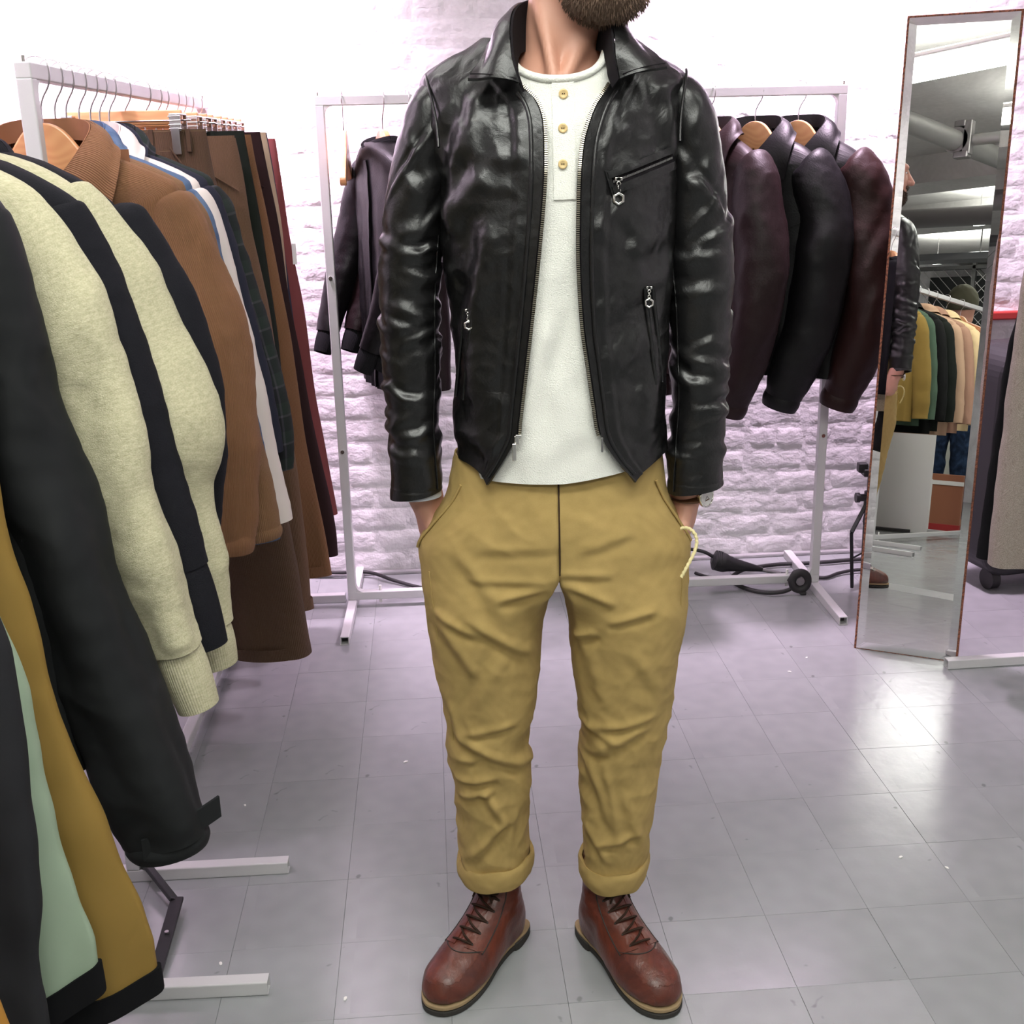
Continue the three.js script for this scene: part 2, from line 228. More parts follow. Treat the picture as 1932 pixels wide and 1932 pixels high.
// floor of small square tiles, painted over
{
  const f = new THREE.Group(); f.name = 'floor'; f.rotation.y = TURN; scene.add(f); structure(f, 'grey painted floor of small square tiles with worn patches');
  const base = new THREE.BoxGeometry(X1 - X0, 0.2, Z1 - WALL_Z); base.translate((X0 + X1) / 2, -0.1035, (Z1 + WALL_Z) / 2); boxUV(base); mesh('joint_bed', base, M.joint, f);
  const S = 0.2005, ox = 0.1865, oz = -2.46, rest = [], variants = [];
  for (let k = 0; k < 8; k++) {
    const g = new RoundedBoxGeometry(S - 0.0002, 0.012, S - 0.0002, 1, 0.0005); boxUV(g); const uv = g.attributes.uv, a = rnd() * 9, b = rnd() * 9; for (let i = 0; i < uv.count; i++) uv.setXY(i, uv.getX(i) + a, uv.getY(i) + b); variants.push(g);
  }
  for (let i = -23; i <= 13; i++) for (let j = -7; j <= 47; j++) {
    const x = ox + (i + 0.5) * S, z = oz + (j + 0.5) * S; if (x < X0 || x > X1 - 0.05 || z < WALL_Z + 0.05 || z > Z1) continue;
    const near = x > -1.05 && x < 1.75 && z < -1.2 && z > -3.95, v = variants[Math.floor(rnd() * 8)], tx = rr(-1, 1) * 0.0016, tz = rr(-1, 1) * 0.0016, y = -0.0062 + rr(-0.0002, 0.0002);
    if (near) { const worn = z > -1.67 && z < -1.45 && x > 0.19 && x < 0.8, m = mesh('tile', v, worn ? M.floorWorn : M.floor, f); m.position.set(x, y, z); m.rotation.set(tx, 0, tz); }
    else rest.push(plain(v.clone().translate(x, y, z)));
  }
  const r = mesh('tile_field', mergeGeometries(rest), M.floor, f); r.userData.kind = 'stuff';
  // bits of lint and chips of paint on the floor
  const chips = []; for (const [x, z] of [[-0.27, -2.51], [-0.62, -2.33], [0.86, -2.03], [0.76, -2.96], [1.38, -2.62], [1.3, -2.34], [0.83, -3.05], [-0.31, -1.69], [-0.55, -1.79], [0.78, -2.07]]) { const g = new THREE.IcosahedronGeometry(rr(0.0025, 0.005), 0); g.scale(1.4, 0.35, 0.8); g.rotateY(rnd() * 6); g.translate(x, 0.0012, z); chips.push(g); }
  const ch = mesh('lint', chips, M.white, f); ch.rotation.y = -TURN; ch.userData.kind = 'stuff';
}
// painted brick back wall and the pier at its left
function brickWall(name, label, x0, x1, y1, wz, depth, pick, shift, spin = 0) {
  const w = new THREE.Group(); w.name = name; w.rotation.y = TURN + spin; scene.add(w); structure(w, label);
  const back = new THREE.BoxGeometry(x1 - x0, CEILING, depth); back.translate((x0 + x1) / 2, CEILING / 2, wz - depth / 2 - 0.0025); boxUV(back); mesh('mortar', back, M.wall, w);
  const BW = 0.198, BH = 0.0775, rest = [], picked = [];
  const variants = [];
  for (let k = 0; k < 10; k++) for (const half of [0, 1]) {
    const bw = (half ? BW / 2 : BW) - 0.002, bh = BH - 0.002, nx = half ? 6 : 10, ny = 5, sx = rr(0, 40), q = rr(0.001, 0.003);
    const g = surf(nx, ny, (u, v) => {
      const ex = Math.min(u, 1 - u) * bw, ey = Math.min(v, 1 - v) * bh, e = smooth(0, 0.016, Math.min(ex, ey));
      const wob = (s) => 0.0035 * noise(s * 7 + sx, k * 3.1);
      return [(u - 0.5) * bw + wob(v * 2), (v - 0.5) * bh + wob(u * 3 + 5), -0.0042 + 0.0042 * Math.pow(e, 0.7) + q * noise(u * 2.3 + sx, v * 1.7, k) + 0.0015 * noise(u * 7 + sx, v * 5, k)];
    });
    const uv = g.attributes.uv, a = rnd() * 5; for (let i = 0; i < uv.count; i++) uv.setXY(i, uv.getX(i) + a, uv.getY(i) + a * 0.7);
    variants.push(g);
  }
  let row = 0;
  for (let y = 0.004 + BH / 2; y < y1; y += BH, row++) {
    const header = row % 6 === 5, pitch = header ? BW / 2 : BW;
    for (let x = x0 + pitch / 2 - (row % 2 ? BW / 2 : 0) + shift; x < x1 - pitch * 0.3; x += pitch) {
      if (x < x0 + pitch * 0.3) continue;
      const k = Math.floor(rnd() * 10) * 2 + (header ? 1 : 0), px = x + rr(-0.003, 0.003), py = y + rr(-0.0025, 0.0025) + 0.006 * noise(x * 0.9, row * 0.37), pz = wz + rr(-0.0015, 0.0015), rz = rr(-0.016, 0.016);
      if (pick && pick(x, y) && picked.length < 300) picked.push([k, px, py, pz, rz]);
      else { const g = variants[k].clone(); g.rotateZ(rz); g.translate(px, py, pz); rest.push(plain(g)); }
    }
  }
  for (const [k, x, y, z, rz] of picked) { const m = mesh('brick', variants[k], M.wall, w); m.position.set(x, y, z); m.rotation.z = rz; }
  if (rest.length) { const r = mesh('brickwork', mergeGeometries(rest), M.wall, w); r.userData.kind = 'stuff'; }
  return w;
}
const inView = (x, y) => (y < 2.0) && ((x > -0.78 && x < -0.28) || (x > 0.98 && x < 1.35) || (y > 1.2 && x > -0.9 && x < 1.32) || (y < 0.8 && x > -0.42 && x < 1.35) || (x > 1.72 && x < 1.95 && y > 0.7));
brickWall('wall_back', 'white painted brick wall behind the clothes racks', X0, X1, 2.3, WALL_Z, 0.3, inView, 0.03);
brickWall('wall_side', 'white painted brick side wall behind the left clothes racks', 0.25, -WALL_Z, 2.3, -1.26, 0.2, null, 0.05, Math.PI / 2);
{ const t = rbox(0.62, 0.028, 0.03, 0.006, 2.12, 0.828, WALL_Z + 0.012); const o = mesh('trim_1', t, mat({ color: lin(0.36, 0.03, 0.025), roughness: 0.55 }), scene); o.rotation.y = TURN; structure(o, 'thin red strip along the brick wall right of the mirror'); }
{ const t = rbox(X1 + 1.1, 0.014, 0.02, 0.005, (X1 - 1.1) / 2, 0.006, WALL_Z + 0.012); const o = mesh('baseboard_back', t, M.wall, scene); o.rotation.y = TURN; structure(o, 'low white painted plinth at the foot of the brick wall'); }

// ---------------------------------------------------------------- lamps
for (const [k, [x, z, l, w, e]] of PANELS.entries()) {
  const p = room(x, CEILING - 0.27, z);
  const t = thing('ceiling_light', ['flat ceiling light panel above the standing man', 'flat ceiling light panel above the long left rack', 'flat ceiling light panel behind the photographer', 'flat ceiling light panel over the rear rack', 'flat ceiling light panel on the right side', 'flat ceiling light panel at the far end of the shop'][k], 'ceiling light', [p.x, p.y, p.z], TURN);
  mesh('housing', rbox(l + 0.03, 0.02, w + 0.03, 0.006, 0, 0.018, 0), M.white, t);
  const glow = mat({ color: lin(0.8, 0.8, 0.8), emissive: COOL, emissiveIntensity: 3 });
  mesh('diffuser', rbox(l, 0.008, w, 0.003, 0, 0.003, 0), glow, t); mesh('upper_diffuser', rbox(l, 0.008, w, 0.003, 0, 0.033, 0), glow, t);
  for (const s of [-0.4, 0.4]) mesh('suspension_wire', disc(0.003, 0.24, s * l, 0.15, 0, 'y', 6), M.steel, t);
  const L = new THREE.RectAreaLight(COOL, e, l, w); L.position.set(0, -0.008, 0); L.rotation.x = -Math.PI / 2; t.add(L);
  const U = new THREE.RectAreaLight(COOL, e, l, w); U.position.set(0, 0.044, 0); U.rotation.x = Math.PI / 2; t.add(U);
}
for (const [k, [x, z, ax, ay, az, e]] of WASH.entries()) {
  const p = room(x, CEILING - 0.22, z), a = room(ax, ay, az), d = a.clone().sub(p).normalize();
  const t = thing('track_spotlight', ['white track spotlight aimed at the brick wall by the left rack', 'white track spotlight aimed at the brick wall beside the mirror', 'white track spotlight aimed at the side wall above the left racks'][k], 'spotlight', [p.x, p.y, p.z]);
  const q = new THREE.Quaternion().setFromUnitVectors(V(0, -1, 0), d);
  const can = new THREE.LatheGeometry([[0.0, 0.12], [0.045, 0.12], [0.05, 0.1], [0.062, -0.02], [0.062, -0.03], [0.056, -0.03], [0.05, 0.0], [0, 0.01]].map(([r, y]) => new THREE.Vector2(r, y)), 28); can.applyQuaternion(q); mesh('lamp_head', can, M.white, t);
  const glow = disc(0.05, 0.004, 0, -0.006, 0); glow.applyQuaternion(q); mesh('lens', glow, mat({ color: lin(0.8, 0.8, 0.8), emissive: PINK, emissiveIntensity: 4 }), t);
  mesh('bracket', [bar([0, 0.1, 0], [0, 0.2, 0], 0.02, 0.02), rbox(0.16, 0.03, 0.035, 0.004, 0, 0.205, 0)], M.white, t);
  const L = new THREE.SpotLight(PINK, e, 0, 0.98, 0.85, 2); L.position.copy(d).multiplyScalar(0.035); L.castShadow = true; L.shadow.radius = 4; L.target.position.copy(d).multiplyScalar(2); t.add(L, L.target);
}

// ---------------------------------------------------------------- clothes racks
const RAIL = 1.56, TB = 0.027;
function tubeOpen(len, w) { const s = new THREE.Shape(), h = w / 2, r = 0.003; s.moveTo(-h + r, -h); s.lineTo(h - r, -h); s.quadraticCurveTo(h, -h, h, -h + r); s.lineTo(h, h - r); s.quadraticCurveTo(h, h, h - r, h); s.lineTo(-h + r, h); s.quadraticCurveTo(-h, h, -h, h - r); s.lineTo(-h, -h + r); s.quadraticCurveTo(-h, -h, -h + r, -h); const q = new THREE.Path(), i = h - 0.003; q.moveTo(-i, -i); q.lineTo(-i, i); q.lineTo(i, i); q.lineTo(i, -i); q.lineTo(-i, -i); s.holes.push(q); const g = new THREE.ExtrudeGeometry(s, { depth: len, bevelEnabled: false, curveSegments: 3 }); g.translate(0, 0, -len / 2); return g; }
function rack(label, p0, p1, leg = 0.31) {
  const A = V(p0[0], 0, p0[1]), B = V(p1[0], 0, p1[1]), L = A.distanceTo(B), d = B.clone().sub(A).normalize();
  const t = thing('garment_rack', label, 'clothes rack', [A.x, 0, A.z], Math.atan2(-d.z, d.x));
  const y0 = TB, h = TB / 2;
  mesh('top_rail', rbox(L + TB, TB, TB, 0.003, L / 2, RAIL - h, 0), M.rack, t); mesh('bottom_rail', rbox(L + TB, TB, TB, 0.003, L / 2, y0 + h, 0), M.rack, t);
  for (const x of [0, L]) {
    mesh('post', rbox(TB, RAIL - y0 - 2 * TB + 0.004, TB, 0.003, x, (RAIL + y0) / 2, 0), M.rack, t);
    const l = tubeOpen(leg * 2, TB); l.translate(x, h, 0); const lg = mesh('leg', l, M.rack, t);
    mesh('leg_core', rbox(TB - 0.007, TB - 0.007, leg * 2 - 0.05, 0.001, x, h, 0), M.rackDark, lg);
    const s = x ? -1 : 1;
    for (const [yy, dy] of [[RAIL - TB, -1], [y0 + TB, 1]]) { const f = new THREE.Shape(); f.moveTo(0, 0); f.lineTo(s * 0.022, 0); f.quadraticCurveTo(s * 0.003, dy * 0.003, 0, dy * 0.022); f.lineTo(0, 0); const g = new THREE.ExtrudeGeometry(f, { depth: TB - 0.002, bevelEnabled: false, curveSegments: 6 }); g.translate(0, 0, -h + 0.001); g.translate(x + s * h, yy, 0); mesh('corner_gusset', g, M.rack, t); }
    for (const g of [disc(0.004, 0.012, x - s * 0.004, RAIL + 0.004, 0), disc(0.006, 0.004, x, 1.05, h + 0.001, 'z', 12), disc(0.006, 0.004, x, 1.05, -h - 0.001, 'z', 12), disc(0.006, 0.004, x, 0.52, h + 0.001, 'z', 12)]) mesh('bolt', g, M.nickel, t);
    mesh('stop_pin', disc(0.0045, TB + 0.03, x + s * 0.09, y0 + TB / 2 + 0.002, 0, 'y', 12), M.white, t);
  }
  return t;
}
const RA0 = [-0.785, -2.06], RA1 = [-0.862, -3.56], RB0 = [-0.757, -1.705], RB1 = [-0.70, -0.2];
rack('white metal clothes rack of jackets and corduroy trousers on the left', RA0, RA1);
rack('white metal clothes rack of sweatshirts and coats nearest the camera', RB0, RB1);
rack('white metal clothes rack of leather jackets against the brick wall', [-0.521, -3.525], [0.985, -3.588]);
rack('white metal clothes rack of wool coats at the right edge', [1.503, -2.99], [1.64, -1.5]);
const railA = (d) => mix(RA0[0], RA1[0], (d + RA0[1]) / (RA0[1] - RA1[1]));
const railB = (d) => mix(RB0[0], RB1[0], (-RB0[1] - d) / (RB1[1] - RB0[1]));
// ---------------------------------------------------------------- hangers
const hookGeo = (() => wire([[-0.017, RAIL - 0.022, 0], [-0.0185, RAIL - 0.006, 0], [-0.012, RAIL + 0.009, 0], [0.002, RAIL + 0.0125, 0], [0.0165, RAIL + 0.007, 0], [0.0215, RAIL - 0.012, 0], [0.017, RAIL - 0.034, 0], [0.006, RAIL - 0.052, 0], [0, RAIL - 0.068, 0], [0, RAIL - 0.112, 0]], 0.0017, 36, 8))();
const hangerGeo = (() => {
  const s = new THREE.Shape(); s.moveTo(-0.17, 1.338); s.bezierCurveTo(-0.15, 1.36, -0.11, 1.385, -0.07, 1.405); s.bezierCurveTo(-0.045, 1.42, -0.04, 1.461, 0, 1.463); s.bezierCurveTo(0.04, 1.461, 0.045, 1.42, 0.07, 1.405); s.bezierCurveTo(0.11, 1.385, 0.15, 1.36, 0.17, 1.338); s.bezierCurveTo(0.173, 1.328, 0.168, 1.32, 0.16, 1.32); s.bezierCurveTo(0.12, 1.335, 0.05, 1.355, 0, 1.392); s.bezierCurveTo(-0.05, 1.355, -0.12, 1.335, -0.16, 1.32); s.bezierCurveTo(-0.168, 1.32, -0.173, 1.328, -0.17, 1.338);
  const g = new THREE.ExtrudeGeometry(s, { depth: 0.012, bevelEnabled: true, bevelSize: 0.003, bevelThickness: 0.003, bevelSegments: 2, curveSegments: 14 }); g.translate(0, 0, -0.006); return boxUV(g);
})();
function hanger(label, x, z, yaw, group) { const t = thing('wooden_hanger', label, 'hanger', [x, 0, z], yaw, group); mesh('hook', hookGeo, M.chrome, t); mesh('shoulder_piece', hangerGeo, M.wood, t); return t; }
const clipBar = boxUV(rbox(0.25, 0.03, 0.014, 0.003, 0, 1.487, 0));
const clipGeo = (x) => merge([rbox(0.024, 0.004, 0.056, 0.0015, x, 1.492, 0), rbox(0.024, 0.036, 0.004, 0.0015, x, 1.475, 0.027), rbox(0.024, 0.036, 0.004, 0.0015, x, 1.475, -0.027), ...[0, 1, 2, 3].map((k) => rbox(0.027, 0.003, 0.006, 0.001, x, 1.462 + k * 0.0085, 0.029))]);
function clipHanger(label, x, z, yaw, spread) { const t = thing('clip_hanger', label, 'hanger', [x, 0, z], yaw); mesh('hook', hookGeo, M.chrome, t); mesh('crossbar', clipBar, M.wood, t); mesh('rod', merge([wire([[-spread - 0.03, 1.480, 0.0095], [0, 1.480, 0.010], [spread + 0.03, 1.480, 0.0095]], 0.0018, 6, 6)]), M.chrome, t); for (const s of [-1, 1]) { const c = mesh('clip', clipGeo(s * spread), M.chrome, t); mesh('clip_lever', rbox(0.018, 0.055, 0.004, 0.0015, s * spread, 1.437, 0.032), M.steel, c); } return t; }

// ---------------------------------------------------------------- garments that hang on hangers
function collarGeo(fold, outer, nu = 60, nv = 14, bulge = 0.006, thick = 0.003, disp = null) {
  const A = new THREE.CatmullRomCurve3(fold.map((p) => V(...p)), false, 'centripetal'), B = new THREE.CatmullRomCurve3(outer.map((p) => V(...p)), false, 'centripetal');
  return surf(nu, nv, (u, v) => { const a = A.getPointAt(u), b = B.getPointAt(u), p = a.lerp(b, v), o = V(p.x - (fold[Math.floor(fold.length / 2)][0]), 0, p.z - fold[Math.floor(fold.length / 2)][2] - 0.05).normalize(); return p.addScaledVector(o, bulge * Math.sin(Math.PI * Math.min(1, v * 1.15 + 0.06))).add(V(0, bulge * 0.8 * Math.sin(Math.PI * v) * (1 - v), 0)); }, { thick, disp, round: true });
}
const mirrorX = (l) => [...[...l].reverse().map(([x, y, z]) => [-x, y, z]).slice(0, -1), ...l];
function shirtCollar(y, zf, s = 1, tip = 1) {
  const f = [[0, y + 0.044, -0.05], [0.045, y + 0.042, -0.038], [0.066, y + 0.028, 0.0], [0.05, y - 0.012, zf - 0.01], [0.02, y - 0.055, zf + 0.002]].map(([a, b, c]) => [a * s, b, c]);
  const o = [[0, y - 0.008, -0.07], [0.07, y - 0.008, -0.055], [0.104, y - 0.008, 0.0], [0.106, y - 0.05, zf + 0.002], [0.078 + 0.008 * tip, y - 0.078 - 0.03 * tip, zf + 0.014]].map(([a, b, c]) => [a * s, b, c]);
  return { leaf: [mirrorX(f), mirrorX(o)], stand: [mirrorX(f), mirrorX(f.map(([a, b, c], i) => [a * 1.02, b - 0.036 - (i > 2 ? 0.012 : 0), c + 0.002 - (i > 2 ? 0.006 : 0)]))] };
}
function garment(o) {
  const { body, sleeve, drape = 0.006, folds = 7, nu = 72, nv = 90 } = o, prof = lut(body.map(([y, w, dz, zc = 0]) => [y, w, dz, zc]));
  const y0 = body[body.length - 1][0], y1 = body[0][0], ph = o.phase ?? rr(0, 6), nn = o.expo ?? 2.5;
  const t = thing(o.name, o.label, o.category, [o.x, 0, o.z], o.yaw || 0, o.group);
  const e = 2 / nn, pw = (c) => Math.sign(c) * Math.pow(Math.abs(c), e);
  const bodyFn = (u, v) => { const y = y1 + (y0 - y1) * v, [w, dz, zc] = prof(y), a = u * Math.PI * 2, hem = (o.hemCurve ? o.hemCurve * Math.cos(a) * Math.cos(a) * smooth(0.7, 1, v) : 0) - (o.collar === 'shirt' ? (o.neckDrop ?? 0.085) * Math.pow(Math.max(0, Math.sin(a)), 1.4) * (1 - smooth(0, 0.16, v)) : 0); return [w * pw(Math.cos(a)), y + hem, zc + dz * pw(Math.sin(a))]; };
  const dp = (u, v, p) => { const k = smooth(0.12, 0.8, v); return drape * k * (Math.sin(p.x * folds * 14 + ph + 2.2 * noise(p.y * 2, ph)) + 0.6 * noise(p.x * 14, p.y * 3, ph)) + 0.003 * smooth(0, 0.1, v) * noise(p.x * 22 + ph, p.y * 16, p.z * 20); };
  // the body closes over the shoulders, open at the neck
  mesh(o.bodyName || 'body', surf(nu, nv, bodyFn, { closed: true, disp: dp, thick: 0.003 }), o.mat, t);
  const frontZ = (x, y) => { const [w, dz, zc] = prof(y); return zc + dz * Math.pow(Math.max(0, 1 - Math.pow(Math.abs(x) / w, nn)), 1 / nn); };
  if (sleeve) for (const s of o.oneSleeve ? [1] : [1, -1]) {
    const rad = lut(sleeve.r.map(([k, a, b]) => [k, a, b])), wr = sleeve.wrinkle ?? 0.004, fr = sleeve.freq ?? 26;
    const path = (s > 0 ? sleeve.path : (sleeve.pathLeft || sleeve.path)).map(([x, y, z]) => V(s * x, y, z)), yEnd = path[path.length - 1].y, p2 = ph + s;
    const sl = mesh('sleeve', hose(path, (v) => { const [a, b] = rad(v), k = Math.min(1, v / 0.055), q = Math.sqrt(Math.max(0.0004, 1 - (1 - k) * (1 - k))); return [a * q, b * q]; }, { nu: sleeve.nu || 36, nv: sleeve.nv || 90, thick: 0.003, disp: (u, v, p) => { const k = smooth(0.03, 0.25, v) * (1 - 0.6 * smooth(0.94, 1, v)), fl = (sleeve.flute || 0) * Math.sin((sleeve.fluteN || 3) * u * Math.PI * 2 + p2 + 2.4 * noise(p.y * 2.6 + p2, 3.3)) * smooth(0.1, 0.5, v); return k * (fl + wr * noise(p.x * 9 + p2, p.y * fr * 0.42 + 2.1 * noise(p.x * 9, p2), p.z * 9) + wr * 0.9 * ridge(p.x * 6 + p2, p.y * 6 + 3 * p.x, p.z * 8) * 0.5 + 0.0016 * noise(p.x * 40, p.y * 44, p.z * 40 + p2)); } }), sleeve.mat || o.mat, t);
    if (sleeve.cuff) { const a = path[path.length - 1], b = path[path.length - 2], dir = a.clone().sub(b).normalize(), [ra, rb] = rad(1), q = sleeve.cuff; mesh('cuff', hose([a.clone().addScaledVector(dir, -q.len * 0.25), a.clone().addScaledVector(dir, q.len * 0.35), a.clone().addScaledVector(dir, q.len)], (v) => { const k = (q.taper ?? 0.86) + 0.1 * Math.sin(Math.PI * v) + (q.grow || 0); return [ra * k, rb * k]; }, { nu: 32, nv: 14, thick: 0.004 }), q.mat || o.mat, sl); }
  }
  if (o.collar === 'shirt') { const c = shirtCollar(y1 + 0.005, o.collarZ ?? body[1][2] * 0.8, o.collarScale ?? 1, o.tip ?? 1); const k = mesh('collar', collarGeo(...c.leaf, 60, 12, 0.007, 0.003), o.collarMat || o.mat, t); mesh('collar_stand', collarGeo(...c.stand, 60, 6, 0.0, 0.002), o.standMat || o.collarMat || o.mat, k); }
  if (o.collar === 'crew') { const pts = []; const [w, dz, zc] = prof(y1); for (let i = 0; i <= 24; i++) { const a = i / 24 * Math.PI * 2; pts.push(V(w * 0.97 * pw(Math.cos(a)), y1 + 0.004 - 0.012 * Math.max(0, Math.sin(a)), zc + dz * 0.97 * pw(Math.sin(a)))); } mesh('neckband', hose(pts, () => [0.005, 0.014], { nu: 10, nv: 60, side: V(0.02, 0.01, 0.01) }), o.ribMat || o.mat, t); }
  if (o.placket) { const w = o.placket, ya = y1 - 0.05, yb = y0 + 0.004; mesh('placket', surf(6, 60, (u, v) => { const y = mix(ya, yb, v), x = (u - 0.5) * w + (o.placketX || 0); return [x, y, frontZ(x, y) + 0.006]; }, { disp: (u, v, p) => dp(0, clamp((y1 - p.y) / (y1 - y0)), p), thick: 0.006 }), o.mat, t); }
  if (o.buttons) for (let k = 0; k < o.buttons; k++) { const y = mix(y1 - 0.09, y0 + 0.08, k / (o.buttons - 1)), x = o.placketX || 0, v = clamp((y1 - y) / (y1 - y0)); mesh('button', disc(0.0085, 0.004, x, y, frontZ(x, y) + 0.010 + dp(0, v, V(x, y, 0)), 'z', 14), o.buttonMat || M.button, t); }
  if (o.hemBand) { const q = o.hemBand; mesh('hem_band', surf(nu, 8, (u, v) => { const p = bodyFn(u, mix(1 - q.h / (y1 - y0), 1.0, v)); const k = 1 + (q.grow ?? 0.01); return [p[0] * k, p[1] - 0.002 * v, p[2] * k + 0.0]; }, { closed: true, disp: (u, v, p) => dp(u, 0.95, p) + 0.0025, thick: 0.004 }), q.mat || o.mat, t); }
  if (o.yoke) { const yy = o.yoke; mesh('seam', [1, -1].map((s) => wire([...Array(14).keys()].map((i) => { const x = s * mix(0.03, prof(yy)[0] * 0.96, i / 13); return V(x, yy - 0.012 * (i / 13), frontZ(x, yy) + 0.001 + dp(0, clamp((y1 - yy) / (y1 - y0)), V(x, yy, 0))); }), 0.0016, 20, 6)), o.mat, t); }
  return { t, frontZ, prof, dp };
}
const sage = cloth(1, 1, 1, { map: C.heather, bumpMap: T.knit, bumpScale: 0.0008, sheenColor: lin(0.4, 0.42, 0.3), sheen: 0.3 });
const sageRib = cloth(1, 1, 1, { map: C.heather, bumpMap: T.cord, bumpScale: 0.0008, sheenColor: lin(0.4, 0.42, 0.3), sheen: 0.2 });
const inkKnit = cloth(0.011, 0.011, 0.0145, { bumpMap: T.knit, bumpScale: 0.001 }), inkShell = cloth(0.0145, 0.0155, 0.0165, { roughness: 0.62, sheen: 0.1 });
const sweatBody = (h = 0.70, k = 1) => [[1.418, 0.075, 0.055], [1.405, 0.12, 0.06], [1.375, 0.175, 0.055], [1.345, 0.215 * k, 0.05], [1.28, 0.225 * k, 0.05], [1.1, 0.225 * k, 0.058], [h + 0.08, 0.225 * k, 0.062], [h, 0.20 * k, 0.055]];
const B_ = (d) => ({ x: railB(d), z: -d }), A_ = (d) => ({ x: railA(d), z: -d });
// rack nearest the camera
const rackBGroup = 'clothes on the rack nearest the camera';
garment({ name: 'sweatshirt', label: 'black sweatshirt hanging last on the near rack behind both sage ones', category: 'sweatshirt', group: rackBGroup, ...B_(1.675), mat: inkKnit, collar: 'crew', body: sweatBody(0.8), sleeve: { path: [[0.19, 1.335, 0], [0.262, 1.2, 0.006], [0.29, 1.04, 0.01], [0.28, 0.9, 0.01], [0.28, 0.84, 0.01]], r: [[0, 0.06, 0.05], [0.5, 0.052, 0.045], [1, 0.034, 0.034]], cuff: { len: 0.06 } } });
garment({ name: 'sweatshirt', label: 'sage green heather sweatshirt with a bent elbow, the farther of the two', category: 'sweatshirt', group: rackBGroup, ...B_(1.62), mat: sage, ribMat: sageRib, collar: 'crew', body: sweatBody(0.73), hemBand: { h: 0.05, mat: sageRib, grow: 0.004 }, sleeve: { path: [[0.15, 1.362, 0], [0.19, 1.305, 0.002], [0.245, 1.17, 0.006], [0.284, 1.05, 0.012], [0.266, 0.965, 0.012], [0.277, 0.85, 0.01], [0.292, 0.74, 0.008]], r: [[0, 0.045, 0.036], [0.14, 0.054, 0.043], [0.4, 0.06, 0.05], [0.6, 0.053, 0.05], [0.8, 0.05, 0.046], [1, 0.043, 0.04]], wrinkle: 0.008, flute: 0.005, nu: 48, nv: 130, cuff: { len: 0.065, mat: sageRib, taper: 0.82 } } });
garment({ name: 'sweatshirt', label: 'black sweatshirt hanging between the two sage green sweatshirts', category: 'sweatshirt', group: rackBGroup, ...B_(1.54), mat: inkKnit, collar: 'crew', body: sweatBody(0.8), sleeve: { path: [[0.165, 1.35, 0], [0.19, 1.28, 0], [0.215, 1.2, 0.004], [0.25, 1.04, 0.01], [0.283, 0.86, 0.012]], r: [[0, 0.045, 0.04], [0.15, 0.05, 0.045], [0.5, 0.052, 0.044], [1, 0.045, 0.036]], wrinkle: 0.0025, nu: 44, nv: 110, cuff: { len: 0.12, taper: 0.88 } } });
garment({ name: 'sweatshirt', label: 'sage green heather sweatshirt nearest the camera, its cuff hanging lowest', category: 'sweatshirt', group: rackBGroup, ...B_(1.46), mat: sage, ribMat: sageRib, collar: 'crew', body: sweatBody(0.74, 0.92), hemBand: { h: 0.05, mat: sageRib, grow: 0.004 }, sleeve: { path: [[0.14, 1.36, 0], [0.182, 1.285, 0], [0.217, 1.17, 0.004], [0.232, 1.08, 0.008], [0.252, 0.96, 0.012], [0.268, 0.88, 0.012], [0.284, 0.82, 0.012], [0.294, 0.775, 0.012]], r: [[0, 0.042, 0.036], [0.2, 0.05, 0.042], [0.5, 0.046, 0.045], [0.72, 0.042, 0.042], [0.86, 0.036, 0.038], [1, 0.034, 0.036]], wrinkle: 0.008, flute: 0.006, nu: 48, nv: 130, cuff: { len: 0.088, mat: sageRib, taper: 0.84 } } });
const coatBody = (h, hemW, k = 1) => [[1.42, 0.08, 0.05], [1.40, 0.12, 0.055], [1.37, 0.17, 0.05], [1.34, 0.2 * k, 0.045], [1.2, 0.2 * k, 0.045], [0.9, mix(0.2, hemW, 0.35), 0.05], [0.6, mix(0.2, hemW, 0.75), 0.055], [h, hemW, 0.058]];
garment({ name: 'long_coat', label: 'long black shell coat with a strap tab on its cuff beside the sage sweatshirt', category: 'coat', group: rackBGroup, ...B_(1.36), mat: inkShell, body: coatBody(0.66, 0.22, 0.92), nv: 120, drape: 0.008, sleeve: { path: [[0.13, 1.36, 0.0], [0.148, 1.28, 0.0], [0.155, 1.15, 0.006], [0.192, 0.97, 0.014], [0.23, 0.78, 0.018], [0.266, 0.64, 0.02], [0.28, 0.555, 0.02]], r: [[0, 0.05, 0.042], [0.3, 0.052, 0.045], [0.7, 0.058, 0.046], [1, 0.055, 0.042]], wrinkle: 0.011, freq: 12, flute: 0.008, fluteN: 3, nu: 56, nv: 150, cuff: { len: 0.02, taper: 0.93 } } });
{ const t = scene.children[scene.children.length - 1]; const s = t.children.find((c) => c.name === 'sleeve'); mesh('cuff_tab', surf(16, 4, (u, v) => [0.262 + 0.09 * u, 0.575 - 0.03 * v + 0.03 * u, 0.062 - 0.034 * u * u - 0.02 * u], { thick: 0.004 }), inkShell, s); }
const mustard = cloth(0.245, 0.150, 0.032, { roughness: 0.7 }), mint = cloth(0.30, 0.385, 0.28, { roughness: 0.7 }), blackBand = cloth(0.007, 0.007, 0.008), charcoal = cloth(0.022, 0.022, 0.025, { roughness: 0.75 }), orange = cloth(0.42, 0.20, 0.03, { roughness: 0.7 });
const parka = (h, tab) => [[1.42, 0.08, 0.05], [1.40, 0.12, 0.05], [1.37, 0.165, 0.045], [1.33, 0.19, 0.036], ...tab.map(([y, w]) => [y, w, 0.034]), [h, tab[tab.length - 1][1], 0.036]];
